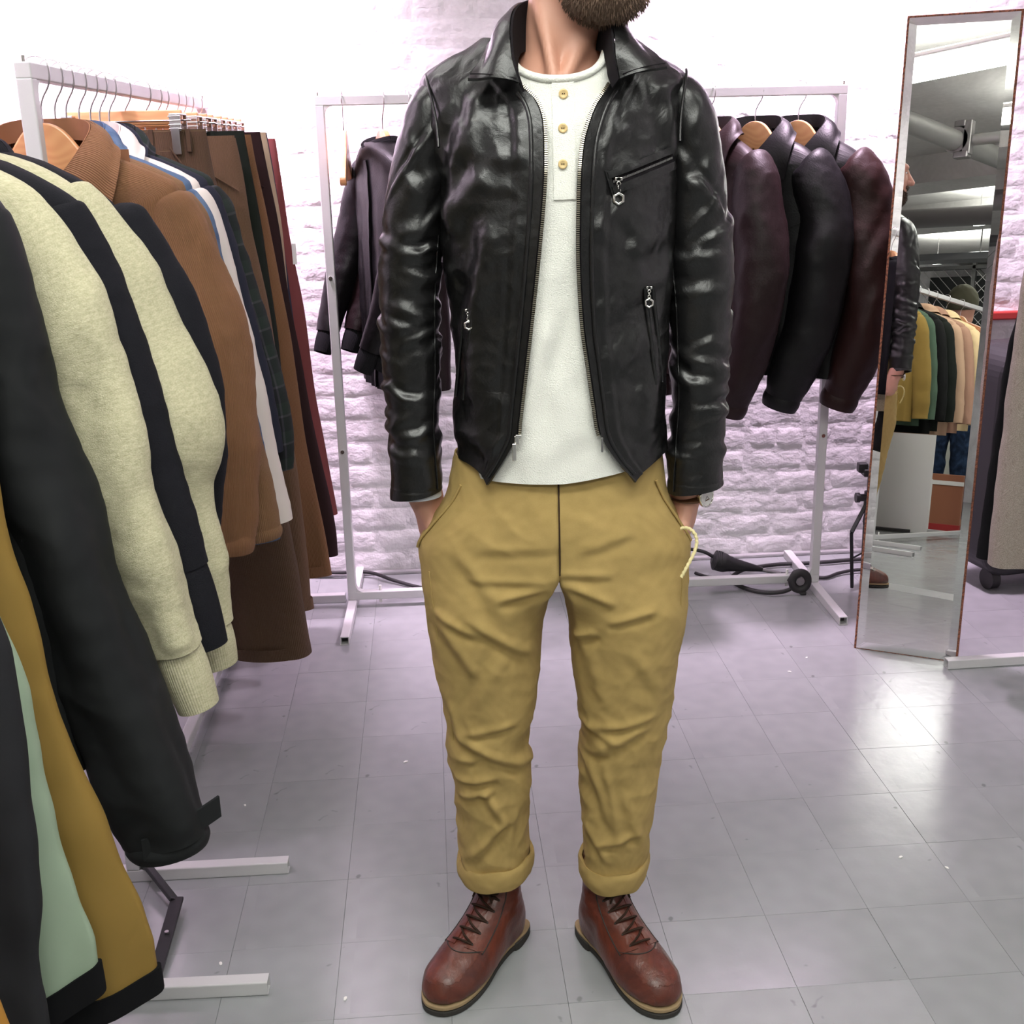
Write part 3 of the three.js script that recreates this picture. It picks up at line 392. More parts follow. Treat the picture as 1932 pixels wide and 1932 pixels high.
garment({ name: 'parka', label: 'mustard parka with a black bound hem beside the long black coat', category: 'coat', group: rackBGroup, ...B_(1.245), mat: mustard, drape: 0.004, folds: 5, hemCurve: 0.05, nv: 140, body: parka(0.345, [[1.03, 0.172], [0.924, 0.19], [0.756, 0.206], [0.633, 0.236], [0.527, 0.262], [0.42, 0.278]]), hemBand: { h: 0.035, mat: blackBand, grow: 0.006 } });
garment({ name: 'parka', label: 'pale mint parka with a black bound hem in front of the mustard one', category: 'coat', group: rackBGroup, ...B_(1.17), mat: mint, drape: 0.005, folds: 5, hemCurve: 0.055, nv: 140, body: parka(0.40, [[1.03, 0.16], [0.934, 0.18], [0.85, 0.203], [0.787, 0.203], [0.678, 0.21], [0.564, 0.225], [0.48, 0.234]]), hemBand: { h: 0.042, mat: blackBand, grow: 0.006 } });
garment({ name: 'parka', label: 'charcoal parka hanging in front of the mint one at the left edge', category: 'coat', group: rackBGroup, ...B_(1.08), mat: charcoal, drape: 0.006, folds: 5, hemCurve: 0.03, nv: 120, body: parka(0.36, [[1.03, 0.205], [0.935, 0.226], [0.835, 0.226], [0.735, 0.218], [0.644, 0.21], [0.521, 0.2]]) });
garment({ name: 'parka', label: 'bright orange parka at the bottom left corner of the picture', category: 'coat', group: rackBGroup, ...B_(0.985), mat: orange, drape: 0.005, folds: 5, hemCurve: 0.03, nv: 100, body: parka(0.42, [[1.03, 0.12], [0.9, 0.13], [0.75, 0.15], [0.62, 0.185], [0.5, 0.215]]) });
for (const [d, l] of [[1.675, 'the rearmost black sweatshirt'], [1.62, 'the farther sage sweatshirt'], [1.54, 'the black sweatshirt between sage ones'], [1.46, 'the nearer sage sweatshirt'], [1.36, 'the long black coat'], [1.245, 'the mustard parka'], [1.17, 'the mint parka'], [1.08, 'the charcoal parka'], [0.985, 'the orange parka']]) hanger(`wooden hanger holding ${l} on the near rack`, railB(d), -d, 0.0, 'hangers on the near rack');
// rack of jackets and trousers
const GA = 'tops on the long left rack', PA = 'trousers on the long left rack';
const rust = corduroy(0.215, 0.098, 0.042), rust2 = corduroy(0.205, 0.105, 0.048), offWhite = cloth(0.66, 0.60, 0.56), denim = cloth(1, 1, 1, { map: C.denim, sheen: 0 }), plaid = cloth(1, 1, 1, { map: C.plaid, sheen: 0 }), navy = cloth(0.02, 0.022, 0.035), liningBrown = cloth(0.24, 0.11, 0.055);
const jkBody = (h, w = 0.215, hw = 0.22, dz = 0.05) => [[1.425, 0.062, 0.05], [1.412, 0.10, 0.055], [1.39, 0.155, 0.052], [1.362, w - 0.006, 0.046], [1.33, w, 0.046], [1.2, w + 0.004, dz], [1.0, hw, dz + 0.004], [h, hw, dz + 0.008]];
garment({ name: 'corduroy_jacket', label: 'rust brown corduroy jacket with pointed collar, first beside the rack post', category: 'jacket', group: GA, ...A_(2.115), yaw: 0.10, mat: rust, collar: 'shirt', standMat: liningBrown, collarScale: 1.18, tip: 1.3, body: jkBody(0.69), placket: 0.034, buttons: 5, nu: 90, nv: 100, sleeve: { path: [[0.185, 1.345, 0], [0.205, 1.29, 0.002], [0.232, 1.18, 0.012], [0.26, 1.05, 0.022], [0.262, 0.94, 0.03], [0.258, 0.82, 0.03], [0.252, 0.715, 0.03]], r: [[0, 0.036, 0.03], [0.12, 0.05, 0.038], [0.4, 0.057, 0.046], [0.6, 0.052, 0.046], [0.85, 0.044, 0.042], [1, 0.042, 0.04]], wrinkle: 0.009, freq: 14, flute: 0.006, nu: 52, nv: 140, cuff: { len: 0.03, taper: 0.96 } } });
{ const t = scene.children[scene.children.length - 1]; const l = mesh('neck_label', rbox(0.045, 0.03, 0.002, 0.0005, 0.02, 1.372, -0.022), M.white, t); mesh('label_print', [0, 1, 2].map((k) => rbox(0.034 - 0.008 * k, 0.004, 0.001, 0.0003, 0.02, 1.380 - k * 0.008, -0.0206)), mat({ color: lin(0.08, 0.07, 0.3) }), l); mesh('lining', surf(20, 12, (u, v) => [(u - 0.5) * 0.26, 1.42 - 0.12 * v, -0.042 + 0.012 * Math.abs(u - 0.5)], { thick: 0.002 }), liningBrown, t); }
garment({ name: 'corduroy_jacket', label: 'tan corduroy overshirt right behind the rust corduroy jacket', category: 'jacket', group: GA, ...A_(2.19), yaw: 0.06, mat: rust2, collar: 'shirt', body: jkBody(0.72), sleeve: { path: [[0.18, 1.345, 0], [0.205, 1.27, 0], [0.225, 1.15, 0.006], [0.25, 0.95, 0.01], [0.278, 0.8, 0.012], [0.287, 0.70, 0.012]], r: [[0, 0.036, 0.032], [0.15, 0.05, 0.04], [0.5, 0.05, 0.042], [1, 0.046, 0.036]], wrinkle: 0.005, freq: 12, cuff: { len: 0.02, taper: 0.98 } } });
garment({ name: 'shirt', label: 'blue denim shirt with its pale cuff showing below the corduroy jackets', category: 'shirt', group: GA, ...A_(2.255), mat: denim, collar: 'shirt', body: jkBody(0.70), sleeve: { path: [[0.18, 1.345, 0], [0.205, 1.27, 0], [0.225, 1.1, 0.0], [0.25, 0.9, 0.0], [0.272, 0.655, 0.0]], r: [[0, 0.036, 0.026], [0.15, 0.045, 0.028], [1, 0.05, 0.026]] } });
garment({ name: 'shirt', label: 'off white overshirt between the blue denim and dark plaid shirts', category: 'shirt', group: GA, ...A_(2.335), mat: offWhite, collar: 'shirt', collarScale: 1.12, body: jkBody(0.75), placket: 0.03, sleeve: { path: [[0.182, 1.345, 0], [0.203, 1.28, 0], [0.232, 1.12, 0.0], [0.266, 0.9, 0.004], [0.288, 0.72, 0.006], [0.294, 0.672, 0.006]], r: [[0, 0.036, 0.03], [0.12, 0.046, 0.036], [0.5, 0.045, 0.036], [1, 0.046, 0.034]], wrinkle: 0.005, freq: 12 } });
garment({ name: 'shirt', label: 'slate grey shirt hanging right behind the off white overshirt', category: 'shirt', group: GA, ...A_(2.41), mat: navy, collar: 'shirt', body: jkBody(0.76), sleeve: { path: [[0.182, 1.345, 0], [0.205, 1.28, 0], [0.235, 1.12, 0], [0.27, 0.9, 0], [0.28, 0.8, 0]], r: [[0, 0.036, 0.03], [0.15, 0.045, 0.034], [1, 0.04, 0.03]] } });
garment({ name: 'shirt', label: 'dark green plaid shirt, last of the shirts before the trousers', category: 'shirt', group: GA, ...A_(2.475), mat: plaid, collar: 'shirt', body: jkBody(0.76), sleeve: { path: [[0.182, 1.345, 0], [0.205, 1.28, 0], [0.243, 1.1, 0.004], [0.282, 0.92, 0.008], [0.29, 0.80, 0.01], [0.292, 0.75, 0.01]], r: [[0, 0.036, 0.03], [0.15, 0.048, 0.036], [0.7, 0.046, 0.036], [1, 0.04, 0.03]], wrinkle: 0.005 } });
for (const [d, l, y] of [[2.115, 'the rust corduroy jacket', 0.1], [2.19, 'the tan corduroy overshirt', 0.06], [2.255, 'the blue denim shirt', 0], [2.335, 'the off white overshirt', 0], [2.41, 'the slate grey shirt', 0], [2.475, 'the dark plaid shirt', 0]]) hanger(`wooden hanger holding ${l} on the long left rack`, railA(d), -d, y, 'hangers on the long left rack');
hanger('bare wooden hanger between the dark plaid shirt and the brown trousers', railA(2.545), -2.545, 0.03, 'hangers on the long left rack');
// trousers: a leg is a tube that opens into half of the hips
function legGeo({ xo, xi, xc, b, cz, top, crotch, bot, nu = 48, nv = 120, disp = null, thick = 0.003, blend = [0.06, 0.05], T0 = 2.35, expo = 2.3, waist = null }) {
  const e = 2 / expo, pw = (c) => Math.sign(c) * Math.pow(Math.abs(c), e);
  return surf(nu, nv, (u, v) => {
    const y = mix(bot, top, v); let tt = u * Math.PI * 2; if (tt > Math.PI) tt -= Math.PI * 2;
    const O = xo(y), I = xi(y), c0 = xc(y), B = b(y), Z = cz(y), h = smooth(crotch - blend[0], crotch + blend[1], y);
    const lx = (O + I) / 2 + (O - I) / 2 * pw(Math.cos(tt)), lz = Z + B * pw(Math.sin(tt)); let hx, hz;
    if (Math.abs(tt) <= T0) { const a = tt / T0 * Math.PI / 2; hx = c0 + (O - c0) * pw(Math.cos(a)); hz = Z + B * pw(Math.sin(a)); } else { const k = (Math.abs(tt) - T0) / (Math.PI - T0); hx = c0; hz = Z + Math.sign(tt) * B * (1 - k); }
    return [mix(lx, hx, h), y, mix(lz, hz, h)];
  }, { closed: true, disp, thick });
}
function hungTrousers(o) {
  const t = thing('trousers', o.label, 'trousers', [railA(o.d), 0, -o.d], o.yaw || 0, PA), ph = o.d * 7;
  const R = lut(o.right), top = 1.456 - (o.low || 0), crotch = 1.2, ctr = (y) => (R(y) - R(1.46)) * 0.8, b = lut([[o.bot, o.flat ?? 0.03], [1.0, 0.034], [1.3, 0.036], [1.42, 0.026], [1.47, 0.018]]);
  for (const s of [1, -1]) mesh('leg', legGeo({ xo: s > 0 ? R : (y) => 2 * ctr(y) - R(y) * 0.98, xi: (y) => ctr(y) + s * 0.012, xc: ctr, b, cz: (y) => 0.002 * s, top, crotch, bot: o.bot + (s < 0 ? 0.012 : 0), nv: 80, expo: 2.2, disp: (u, v, p) => 0.0085 * smooth(1.46, 1.2, p.y) * (Math.sin(p.x * 52 + ph + 2 * noise(p.y * 1.7, ph)) * 0.7 + noise(p.x * 9, p.y * 3.3, ph)) }), o.mat, t);
  mesh('waistband', surf(60, 6, (u, v) => { const a = u * Math.PI * 2, y = mix(1.416, 1.461, v) - (o.low || 0); return [R(1.46) * 1.0 * Math.sign(Math.cos(a)) * Math.pow(Math.abs(Math.cos(a)), 0.75), y, (mix(0.028, 0.021, v)) * Math.sin(a)]; }, { closed: true, thick: 0.003 }), o.bandMat || o.mat, t);
  for (const x of [-0.1, 0.06, 0.14]) mesh('belt_loop', rbox(0.011, 0.048, 0.004, 0.0015, x, 1.438 - (o.low || 0), 0.026), o.mat, t);
  mesh('pocket_seam', [1].map((s) => wire([[0.10, 1.423, 0.034], [0.13, 1.38, 0.037], [R(1.33) - 0.012, 1.325, 0.026]], 0.0022, 20, 6)), o.mat, t);
  if (o.hem !== false) mesh('hem', surf(40, 4, (u, v) => { const a = u * Math.PI * 2, y = mix(o.bot, o.bot + 0.03, v), r = R(y), c = ctr(y); return [(r + c) / 2 + (r - c + 0.004) / 2 * Math.cos(a), y, (b(y) + 0.007) * Math.sin(a)]; }, { closed: true, thick: 0.002 }), o.mat, t);
  clipHanger(`clip hanger holding ${o.hold}`, railA(o.d), -o.d, o.yaw || 0, o.spread ?? 0.115);
  return t;
}
const cords = { d: 0, ...{} }, corduBrown = corduroy(0.075, 0.038, 0.018), corduMid = corduroy(0.13, 0.068, 0.036);
hungTrousers({ label: 'dark brown wide corduroy trousers, first and lowest of the hung trousers', hold: 'the dark brown wide corduroy trousers', d: 2.665, bot: 0.225, flat: 0.05, mat: corduBrown, bandMat: corduroy(0.09, 0.05, 0.022, { bumpMap: T.cordRun }), right: [[0.22, 0.31], [0.5, 0.285], [0.9, 0.245], [1.2, 0.215], [1.35, 0.185], [1.47, 0.172]] });
hungTrousers({ label: 'mid brown corduroy trousers with a slanted pocket, second in the row', low: 0.012, hold: 'the mid brown corduroy trousers', d: 2.845, bot: 0.27, mat: corduMid, right: [[0.27, 0.30], [0.6, 0.28], [1.0, 0.248], [1.25, 0.228], [1.38, 0.215], [1.47, 0.202]] });
hungTrousers({ label: 'black green trousers, third in the row of hung trousers', hold: 'the black green trousers', d: 2.955, bot: 0.42, mat: cloth(0.013, 0.016, 0.013), right: [[0.42, 0.27], [0.8, 0.25], [1.2, 0.232], [1.38, 0.217], [1.47, 0.208]] });
hungTrousers({ label: 'caramel corduroy trousers, fourth in the row of hung trousers', low: 0.008, hold: 'the caramel corduroy trousers', d: 3.03, bot: 0.295, mat: corduroy(0.175, 0.078, 0.03), right: [[0.295, 0.33], [0.45, 0.318], [0.87, 0.281], [1.25, 0.236], [1.38, 0.22], [1.47, 0.212]] });
hungTrousers({ label: 'dark aubergine trousers, fifth in the row of hung trousers', hold: 'the dark aubergine trousers', d: 3.15, bot: 0.31, mat: cloth(0.026, 0.013, 0.014), right: [[0.31, 0.338], [0.38, 0.336], [0.7, 0.30], [1.1, 0.262], [1.35, 0.232], [1.47, 0.218]] });
hungTrousers({ label: 'beige trousers showing a thin edge between aubergine and navy ones', hold: 'the beige trousers', d: 3.24, bot: 0.42, mat: cloth(0.45, 0.34, 0.24), right: [[0.42, 0.29], [0.9, 0.262], [1.35, 0.232], [1.47, 0.22]] });
hungTrousers({ label: 'navy blue trousers between the beige and the red ones', hold: 'the navy trousers', d: 3.33, bot: 0.42, mat: cloth(0.03, 0.035, 0.06), right: [[0.42, 0.28], [0.9, 0.255], [1.35, 0.222], [1.47, 0.21]] });
{ const t = hungTrousers({ label: 'faded brick red trousers, last in the row next to the wall', low: 0.014, hold: 'the brick red trousers', d: 3.45, bot: 0.34, mat: cloth(0.21, 0.055, 0.055), right: [[0.34, 0.31], [0.65, 0.282], [1.02, 0.258], [1.32, 0.226], [1.47, 0.215]] }); mesh('size_tag', rbox(0.012, 0.06, 0.003, 0.001, 0.247, 1.13, 0.012), M.white, t); }

// ---------------------------------------------------------------- leather jackets on the rack by the wall
const backRail = (x) => mix(-3.525, -3.588, (x + 0.521) / 1.506);
const LJ = 'leather jackets on the rack by the wall';
const oxblood = leather(0.018, 0.0065, 0.006, 0.46, { specularIntensity: 0.42 }), inkLeather = leather(0.006, 0.0058, 0.0065, 0.46, { specularIntensity: 0.42 }), bomberLeather = leather(0.005, 0.0045, 0.005, 0.38, { specularIntensity: 0.45 }), ribBlack = cloth(0.008, 0.008, 0.009, { bumpMap: T.cord, bumpScale: 0.001 });
const ljBody = (h) => [[1.432, 0.06, 0.05], [1.415, 0.10, 0.06], [1.385, 0.16, 0.058], [1.345, 0.205, 0.052], [1.30, 0.215, 0.052], [1.15, 0.215, 0.056], [0.95, 0.215, 0.058], [h, 0.21, 0.058]];
const ljSleeve = (out, m) => ({ path: [[0.155, 1.362, 0], [0.172, 1.345, 0], [0.19, 1.30, 0.004], [0.222, 1.18, 0.014], [0.25 + out * 0.5, 1.03, 0.025], [0.248 + out * 0.8, 0.88, 0.035], [0.222 + out, 0.77, 0.042], [0.195 + out, 0.675, 0.045]], r: [[0, 0.012, 0.012], [0.035, 0.034, 0.034], [0.1, 0.05, 0.05], [0.3, 0.068, 0.06], [0.55, 0.079, 0.064], [0.8, 0.068, 0.056], [1, 0.055, 0.048]], wrinkle: 0.010, freq: 20, flute: 0.005, nu: 44, nv: 110, mat: m, cuff: { len: 0.04, taper: 0.95, mat: m } });
const LJs = [
  { x: 0.862, yaw: -0.5, m: oxblood, name: 'oxblood black leather jacket with pointed collar, nearest the mirror', dz: -0.015, h: 0.72 },
  { x: 0.735, yaw: -0.55, m: inkLeather, name: 'black leather jacket with long collar tip, middle of the three by the mirror', dz: -0.06, h: 0.74 },
  { x: 0.60, yaw: -0.95, m: leather(0.013, 0.0055, 0.006, 0.46, { specularIntensity: 0.42 }), name: 'dark oxblood leather jacket half hidden behind the standing man', dz: -0.03, h: 0.72 },
];
for (const [k, j] of LJs.entries()) {
  const z = backRail(j.x);
  const { t, frontZ } = garment({ name: 'leather_jacket', label: j.name, category: 'jacket', group: LJ, x: j.x, z, yaw: j.yaw, mat: k === 0 ? inkLeather : j.m, collar: 'shirt', collarScale: 1.2, tip: 2.0, body: ljBody(j.h), placket: 0.04, drape: 0.004, yoke: 1.21, nu: 80, nv: 80, sleeve: ljSleeve(j.dz, k === 0 ? oxblood : j.m) });
  const p = mesh('chest_pocket', surf(10, 10, (u, v) => { const x = 0.07 + 0.1 * u, y = 1.21 - 0.05 * v * (1 - 0.5 * Math.abs(2 * u - 1)); return [x, y, frontZ(x, y) + 0.004]; }, { thick: 0.004 }), k === 0 ? inkLeather : j.m, t);
  mesh('button', disc(0.008, 0.004, 0.12, 1.172, frontZ(0.12, 1.172) + 0.008, 'z', 14), M.steel, p);
  const lb = mesh('neck_label', rbox(0.07, 0.05, 0.002, 0.0005, 0, 1.35, -0.052), mat({ color: lin(0.012, 0.01, 0.009), roughness: 0.6 }), t);
  mesh('label_mark', [rbox(0.003, 0.022, 0.001, 0.0003, -0.004, 1.352, -0.0506), rbox(0.012, 0.003, 0.001, 0.0003, 0.002, 1.344, -0.0506), disc(0.004, 0.001, 0.004, 1.358, -0.0506, 'z', 10), rbox(0.009, 0.002, 0.001, 0.0003, 0.003, 1.336, -0.0506)], mat({ color: lin(0.25, 0.13, 0.05), roughness: 0.5 }), lb);
  hanger(['wooden hanger in the jacket nearest the mirror', 'wooden hanger in the middle leather jacket by the mirror', 'wooden hanger of the jacket half hidden behind the man'][k], j.x, z, j.yaw, 'hangers on the rack by the wall');
}
for (const [x, yaw, h, m, label, hl] of [[-0.345, -1.12, 0.72, bomberLeather, 'black leather bomber jacket with ribbed cuffs left of the man', 'wooden hanger in the black bomber jacket left of the man'], [-0.272, -1.2, 0.74, leather(0.008, 0.004, 0.0045, 0.4, { specularIntensity: 0.4 }), 'dark wine leather jacket behind the bomber, left of the man', 'wooden hanger hidden behind the bomber jacket by the man']]) {
  const z = backRail(x);
  garment({ name: 'leather_jacket', label, category: 'jacket', group: LJ, x, z, yaw, mat: m, collar: 'crew', ribMat: ribBlack, drape: 0.006, body: ljBody(h), placket: 0.02, hemBand: { h: 0.06, mat: x < -0.3 ? ribBlack : cloth(0.05, 0.012, 0.013), grow: -0.03 }, sleeve: { path: [[0.15, 1.362, 0], [0.17, 1.345, 0], [0.2, 1.27, 0.012], [0.222, 1.12, 0.05], [0.22, 0.98, 0.1], [0.2, 0.87, 0.145]], r: [[0, 0.03, 0.03], [0.18, 0.05, 0.046], [0.6, 0.056, 0.05], [1, 0.036, 0.034]], wrinkle: 0.006, freq: 24, nv: 110, cuff: { len: 0.065, mat: ribBlack, taper: 0.8 } } });
  hanger(hl, x, z, yaw, 'hangers on the rack by the wall');
}
hanger('empty wooden hanger seen edge on at the left end of the wall rack', -0.457, backRail(-0.457), 1.64, 'hangers on the rack by the wall');

// ---------------------------------------------------------------- coats and suitcase at the right edge
const RG = 'coats at the right edge';
garment({ name: 'wool_coat', label: 'oatmeal wool coat hanging at the right edge of the picture', category: 'coat', group: RG, x: 1.515, z: -2.85, yaw: 0.0, mat: cloth(1, 1, 1, { map: C.oat, bumpMap: T.knit, bumpScale: 0.0016, sheenColor: lin(0.3, 0.28, 0.26), sheen: 0.4 }), drape: 0.006, folds: 4, nv: 110, expo: 2.8, body: [[1.42, 0.08, 0.05], [1.39, 0.14, 0.055], [1.33, 0.22, 0.045], [1.15, 0.262, 0.045], [0.9, 0.27, 0.05], [0.6, 0.272, 0.055], [0.345, 0.275, 0.058]] });
garment({ name: 'wool_coat', label: 'black coat hanging just behind the oatmeal wool coat', category: 'coat', group: RG, x: 1.507, z: -2.945, yaw: 0.0, mat: cloth(0.008, 0.008, 0.009), drape: 0.004, folds: 4, body: [[1.42, 0.08, 0.05], [1.39, 0.14, 0.055], [1.33, 0.2, 0.04], [1.05, 0.21, 0.034], [0.9, 0.235, 0.036], [0.6, 0.25, 0.036], [0.33, 0.262, 0.04]] });
for (const [z, x, l] of [[-2.85, 1.515, 'the oatmeal wool coat'], [-2.945, 1.507, 'the black coat at the right edge']]) hanger(`wooden hanger holding ${l}`, x, z, 0, 'hangers on the right rack');
{
  const t = thing('suitcase', 'grey hard suitcase with black edges standing behind the right rack', 'suitcase', [1.72, 0, -3.66], 0.25);
  const outline = (w, h, r) => { const s = new THREE.Shape(); s.moveTo(-w + r, 0); s.lineTo(w - r, 0); s.quadraticCurveTo(w, 0, w, r); s.lineTo(w, h - r); s.quadraticCurveTo(w, h, w - r, h); s.lineTo(-w + r, h); s.quadraticCurveTo(-w, h, -w, h - r); s.lineTo(-w, r); s.quadraticCurveTo(-w, 0, -w + r, 0); return s; };
  const e = (w, h, r, d, b) => { const g = new THREE.ExtrudeGeometry(outline(w, h, r), { depth: d, bevelEnabled: true, bevelSize: b, bevelThickness: b, bevelSegments: 3, curveSegments: 10 }); g.translate(0, 0.07, -d / 2); return g; };
  mesh('shell', e(0.235, 0.70, 0.085, 0.17, 0.02), M.blackPlastic, t); mesh('front_panel', (() => { const g = e(0.205, 0.65, 0.075, 0.012, 0.006); g.translate(0, 0.025, 0.106); return g; })(), mat({ color: lin(0.30, 0.28, 0.29), roughness: 0.4 }), t);
  for (const k of [0, 1, 2]) mesh('rim', wire([...Array(25).keys()].map((i) => { const p = outline(0.243 - 0.018 * k, 0.716 - 0.03 * k, 0.09).getPoint((i % 24) / 24); return V(p.x, p.y + 0.062 + 0.015 * k, 0.085 + 0.014 * k); }), 0.006, 90, 8), M.rubber, t);
  for (const s of [-1, 1]) mesh('wheel', disc(0.035, 0.03, s * 0.19, 0.035, 0.06, 'x', 24), M.rubber, t);
}
// ---------------------------------------------------------------- leaning mirror
{
  const W = 0.272, H = 1.72, yaw = -0.4189, lean = 0.121;
  const t = thing('leaning_mirror', 'tall narrow mirror with brown wooden edge leaning beside the right rack', 'mirror', [0.985, 0.002, -3.104], yaw);
  const tilt = (g) => { g.rotateX(-lean); return g; };
  // local frame: x along the foot of the glass, z towards the room
  mesh('backing_board', tilt(boxUV(rbox(W + 0.01, H + 0.01, 0.02, 0.0015, W / 2, H / 2, -0.0145))), M.mirrorEdge, t);
  const e = mesh('glass', tilt((() => { const g = new THREE.PlaneGeometry(W - 0.044, H - 0.044); g.translate(W / 2, H / 2, 0.0); return g; })()), M.mirror, t);
  const b = 0.021, dz = 0.0035, x0 = 0.001, x1 = W - 0.001, y0 = 0.001, y1 = H - 0.001;
  const quad = (a, c, d, f) => { const g = new THREE.BufferGeometry(); g.setAttribute('position', new THREE.Float32BufferAttribute([...a, ...c, ...d, ...a, ...d, ...f], 3)); g.setAttribute('uv', new THREE.Float32BufferAttribute(new Float32Array(12), 2)); g.computeVertexNormals(); return tilt(g); };
  for (const q of [[[x0, y0, -dz], [x1, y0, -dz], [x1 - b, y0 + b, 0], [x0 + b, y0 + b, 0]], [[x1, y0, -dz], [x1, y1, -dz], [x1 - b, y1 - b, 0], [x1 - b, y0 + b, 0]], [[x1, y1, -dz], [x0, y1, -dz], [x0 + b, y1 - b, 0], [x1 - b, y1 - b, 0]], [[x0, y1, -dz], [x0, y0, -dz], [x0 + b, y0 + b, 0], [x0 + b, y1 - b, 0]]]) mesh('bevel', quad(...q), M.mirror, t);
}
// ---------------------------------------------------------------- cables, plug, stand, bracket on the floor
{
  tag(wpart('power_cable', wire([[-0.72, 0.03, -3.80], [-0.62, 0.022, -3.79], [-0.5, 0.02, -3.79], [-0.4, 0.012, -3.72], [-0.28, 0.008, -3.65], [0.0, 0.007, -3.66], [0.22, 0.008, -3.70], [0.42, 0.03, -3.74], [0.58, 0.1, -3.72], [0.64, 0.098, -3.70], [0.675, 0.078, -3.7]], 0.006, 160, 8), M.rubber, scene), 'black power cable along the wall foot ending in the in-line connector', 'cable');
  const t = thing('cable_connector', 'black in-line cable connector lying behind the wall rack', 'connector', [0.72, 0.02, -3.70]);
  wpart('connector_body', hose([[0.668, 0.070, -3.70], [0.70, 0.06, -3.70], [0.74, 0.05, -3.70], [0.79, 0.04, -3.70], [0.84, 0.03, -3.70]], lut([[0, 0.014], [0.08, 0.031], [0.3, 0.033], [0.42, 0.027], [0.7, 0.017], [1, 0.008]]), { nu: 20, nv: 40, caps: true }), M.blackPlastic, t);
  wpart('ridge', [0.1, 0.2, 0.3].map((k) => hose([[mix(0.67, 0.75, k), mix(0.07, 0.048, k), -3.70], [mix(0.675, 0.755, k), mix(0.0685, 0.0465, k), -3.70]], () => 0.034, { nu: 20, nv: 2, caps: true })), M.rubber, t);
  wpart('sleeve', wire([[0.83, 0.03, -3.70], [0.865, 0.024, -3.695], [0.9, 0.016, -3.69]], 0.0068, 12, 8), mat({ color: lin(0.2, 0.19, 0.2), roughness: 0.5 }), t);
  tag(wpart('power_cable', wire([[0.895, 0.016, -3.69], [0.98, 0.010, -3.69], [1.04, 0.008, -3.665], [1.10, 0.01, -3.70], [1.16, 0.012, -3.72], [1.24, 0.01, -3.72]], 0.006, 60, 8), M.rubber, scene), 'black cable running from the connector towards the tripod stand', 'cable');
  tag(wpart('power_cable', wire([[1.35, 0.01, -3.84], [1.2, 0.012, -3.825], [1.04, 0.012, -3.80], [0.9, 0.012, -3.79], [0.78, 0.013, -3.74], [0.73, 0.012, -3.66], [0.755, 0.012, -3.58], [0.82, 0.012, -3.53], [0.89, 0.018, -3.535], [0.93, 0.05, -3.545], [0.915, 0.075, -3.55], [0.895, 0.04, -3.555]], 0.007, 160, 8), M.rubber, scene), 'thick black cable looping on the floor under the wall rack', 'cable');
  tag(wpart('power_cable', wire([[0.62, 0.008, -3.74], [0.66, 0.007, -3.70], [0.74, 0.007, -3.68], [0.86, 0.007, -3.67], [0.97, 0.008, -3.64]], 0.0055, 50, 8), M.rubber, scene), 'thin black cable lying flat behind the bottom rail of the wall rack', 'cable');
  const r = thing('cable_clip', 'small black cable coil hanging on the end of the wall rack', 'cable coil', [0.925, 0.0, -3.53]);
  const tor = new THREE.TorusGeometry(0.026, 0.012, 12, 30); tor.scale(1, 1.12, 1); tor.translate(0, 0.05, 0); mesh('coil', tor, M.rubber, r); mesh('core', disc(0.014, 0.012, 0, 0.05, 0, 'z', 16), M.steel, r); mesh('tail', wire([[0.0, 0.02, 0], [0.005, 0.010, 0.005], [0.02, 0.008, 0.004]], 0.006, 10, 8), M.rubber, r);
  // tripod stand half hidden by the mirror
  const s = thing('light_stand', 'black folding tripod stand half hidden behind the left edge of the mirror', 'tripod', [1.155, 0, -3.60]);
  mesh('column', [disc(0.012, 0.36, 0, 0.2, 0), disc(0.019, 0.05, 0, 0.3, 0), disc(0.016, 0.03, 0, 0.2, 0)], M.blackSteel, s); mesh('clamp_head', [rbox(0.07, 0.025, 0.05, 0.006, 0, 0.395, 0.01), rbox(0.03, 0.03, 0.03, 0.004, -0.035, 0.41, 0.012), disc(0.008, 0.06, 0.02, 0.385, 0.02, 'x')], M.blackPlastic, s);
  mesh('pan_knob', [disc(0.012, 0.03, -0.03, 0.31, 0.015, 'x'), disc(0.016, 0.012, -0.045, 0.31, 0.015, 'x')], M.blackPlastic, s);
  for (const a of [2.6, 0.5, -1.4]) { const c = Math.cos(a), q = Math.sin(a); mesh('leg', [bar([c * 0.012, 0.29, q * 0.012], [c * 0.075, 0.2, q * 0.075], 0.016, 0.012), bar([c * 0.075, 0.2, q * 0.075], [c * 0.055, 0.007, q * 0.055], 0.012, 0.01), bar([c * 0.014, 0.12, q * 0.014], [c * 0.066, 0.11, q * 0.066], 0.008, 0.004)], M.blackSteel, s); }
  // bent flat bar beside the near rack's foot
  const bk = thing('steel_bracket', 'bent black flat steel bar on the floor between the left racks', 'bracket', [-0.68, 0, -1.93]);
  const sh = (a, c, w) => bar(V(...a), V(...c), w, 0.008, 0.002);
  wpart('upper_arm', sh([-0.86, 0.05, -2.18], [-0.672, 0.026, -1.945], 0.024), M.blackSteel, bk); wpart('lower_arm', sh([-0.67, 0.026, -1.955], [-0.655, 0.012, -1.735], 0.024), M.blackSteel, bk); wpart('screw', disc(0.004, 0.004, -0.662, 0.026, -1.85), M.steel, bk);
}
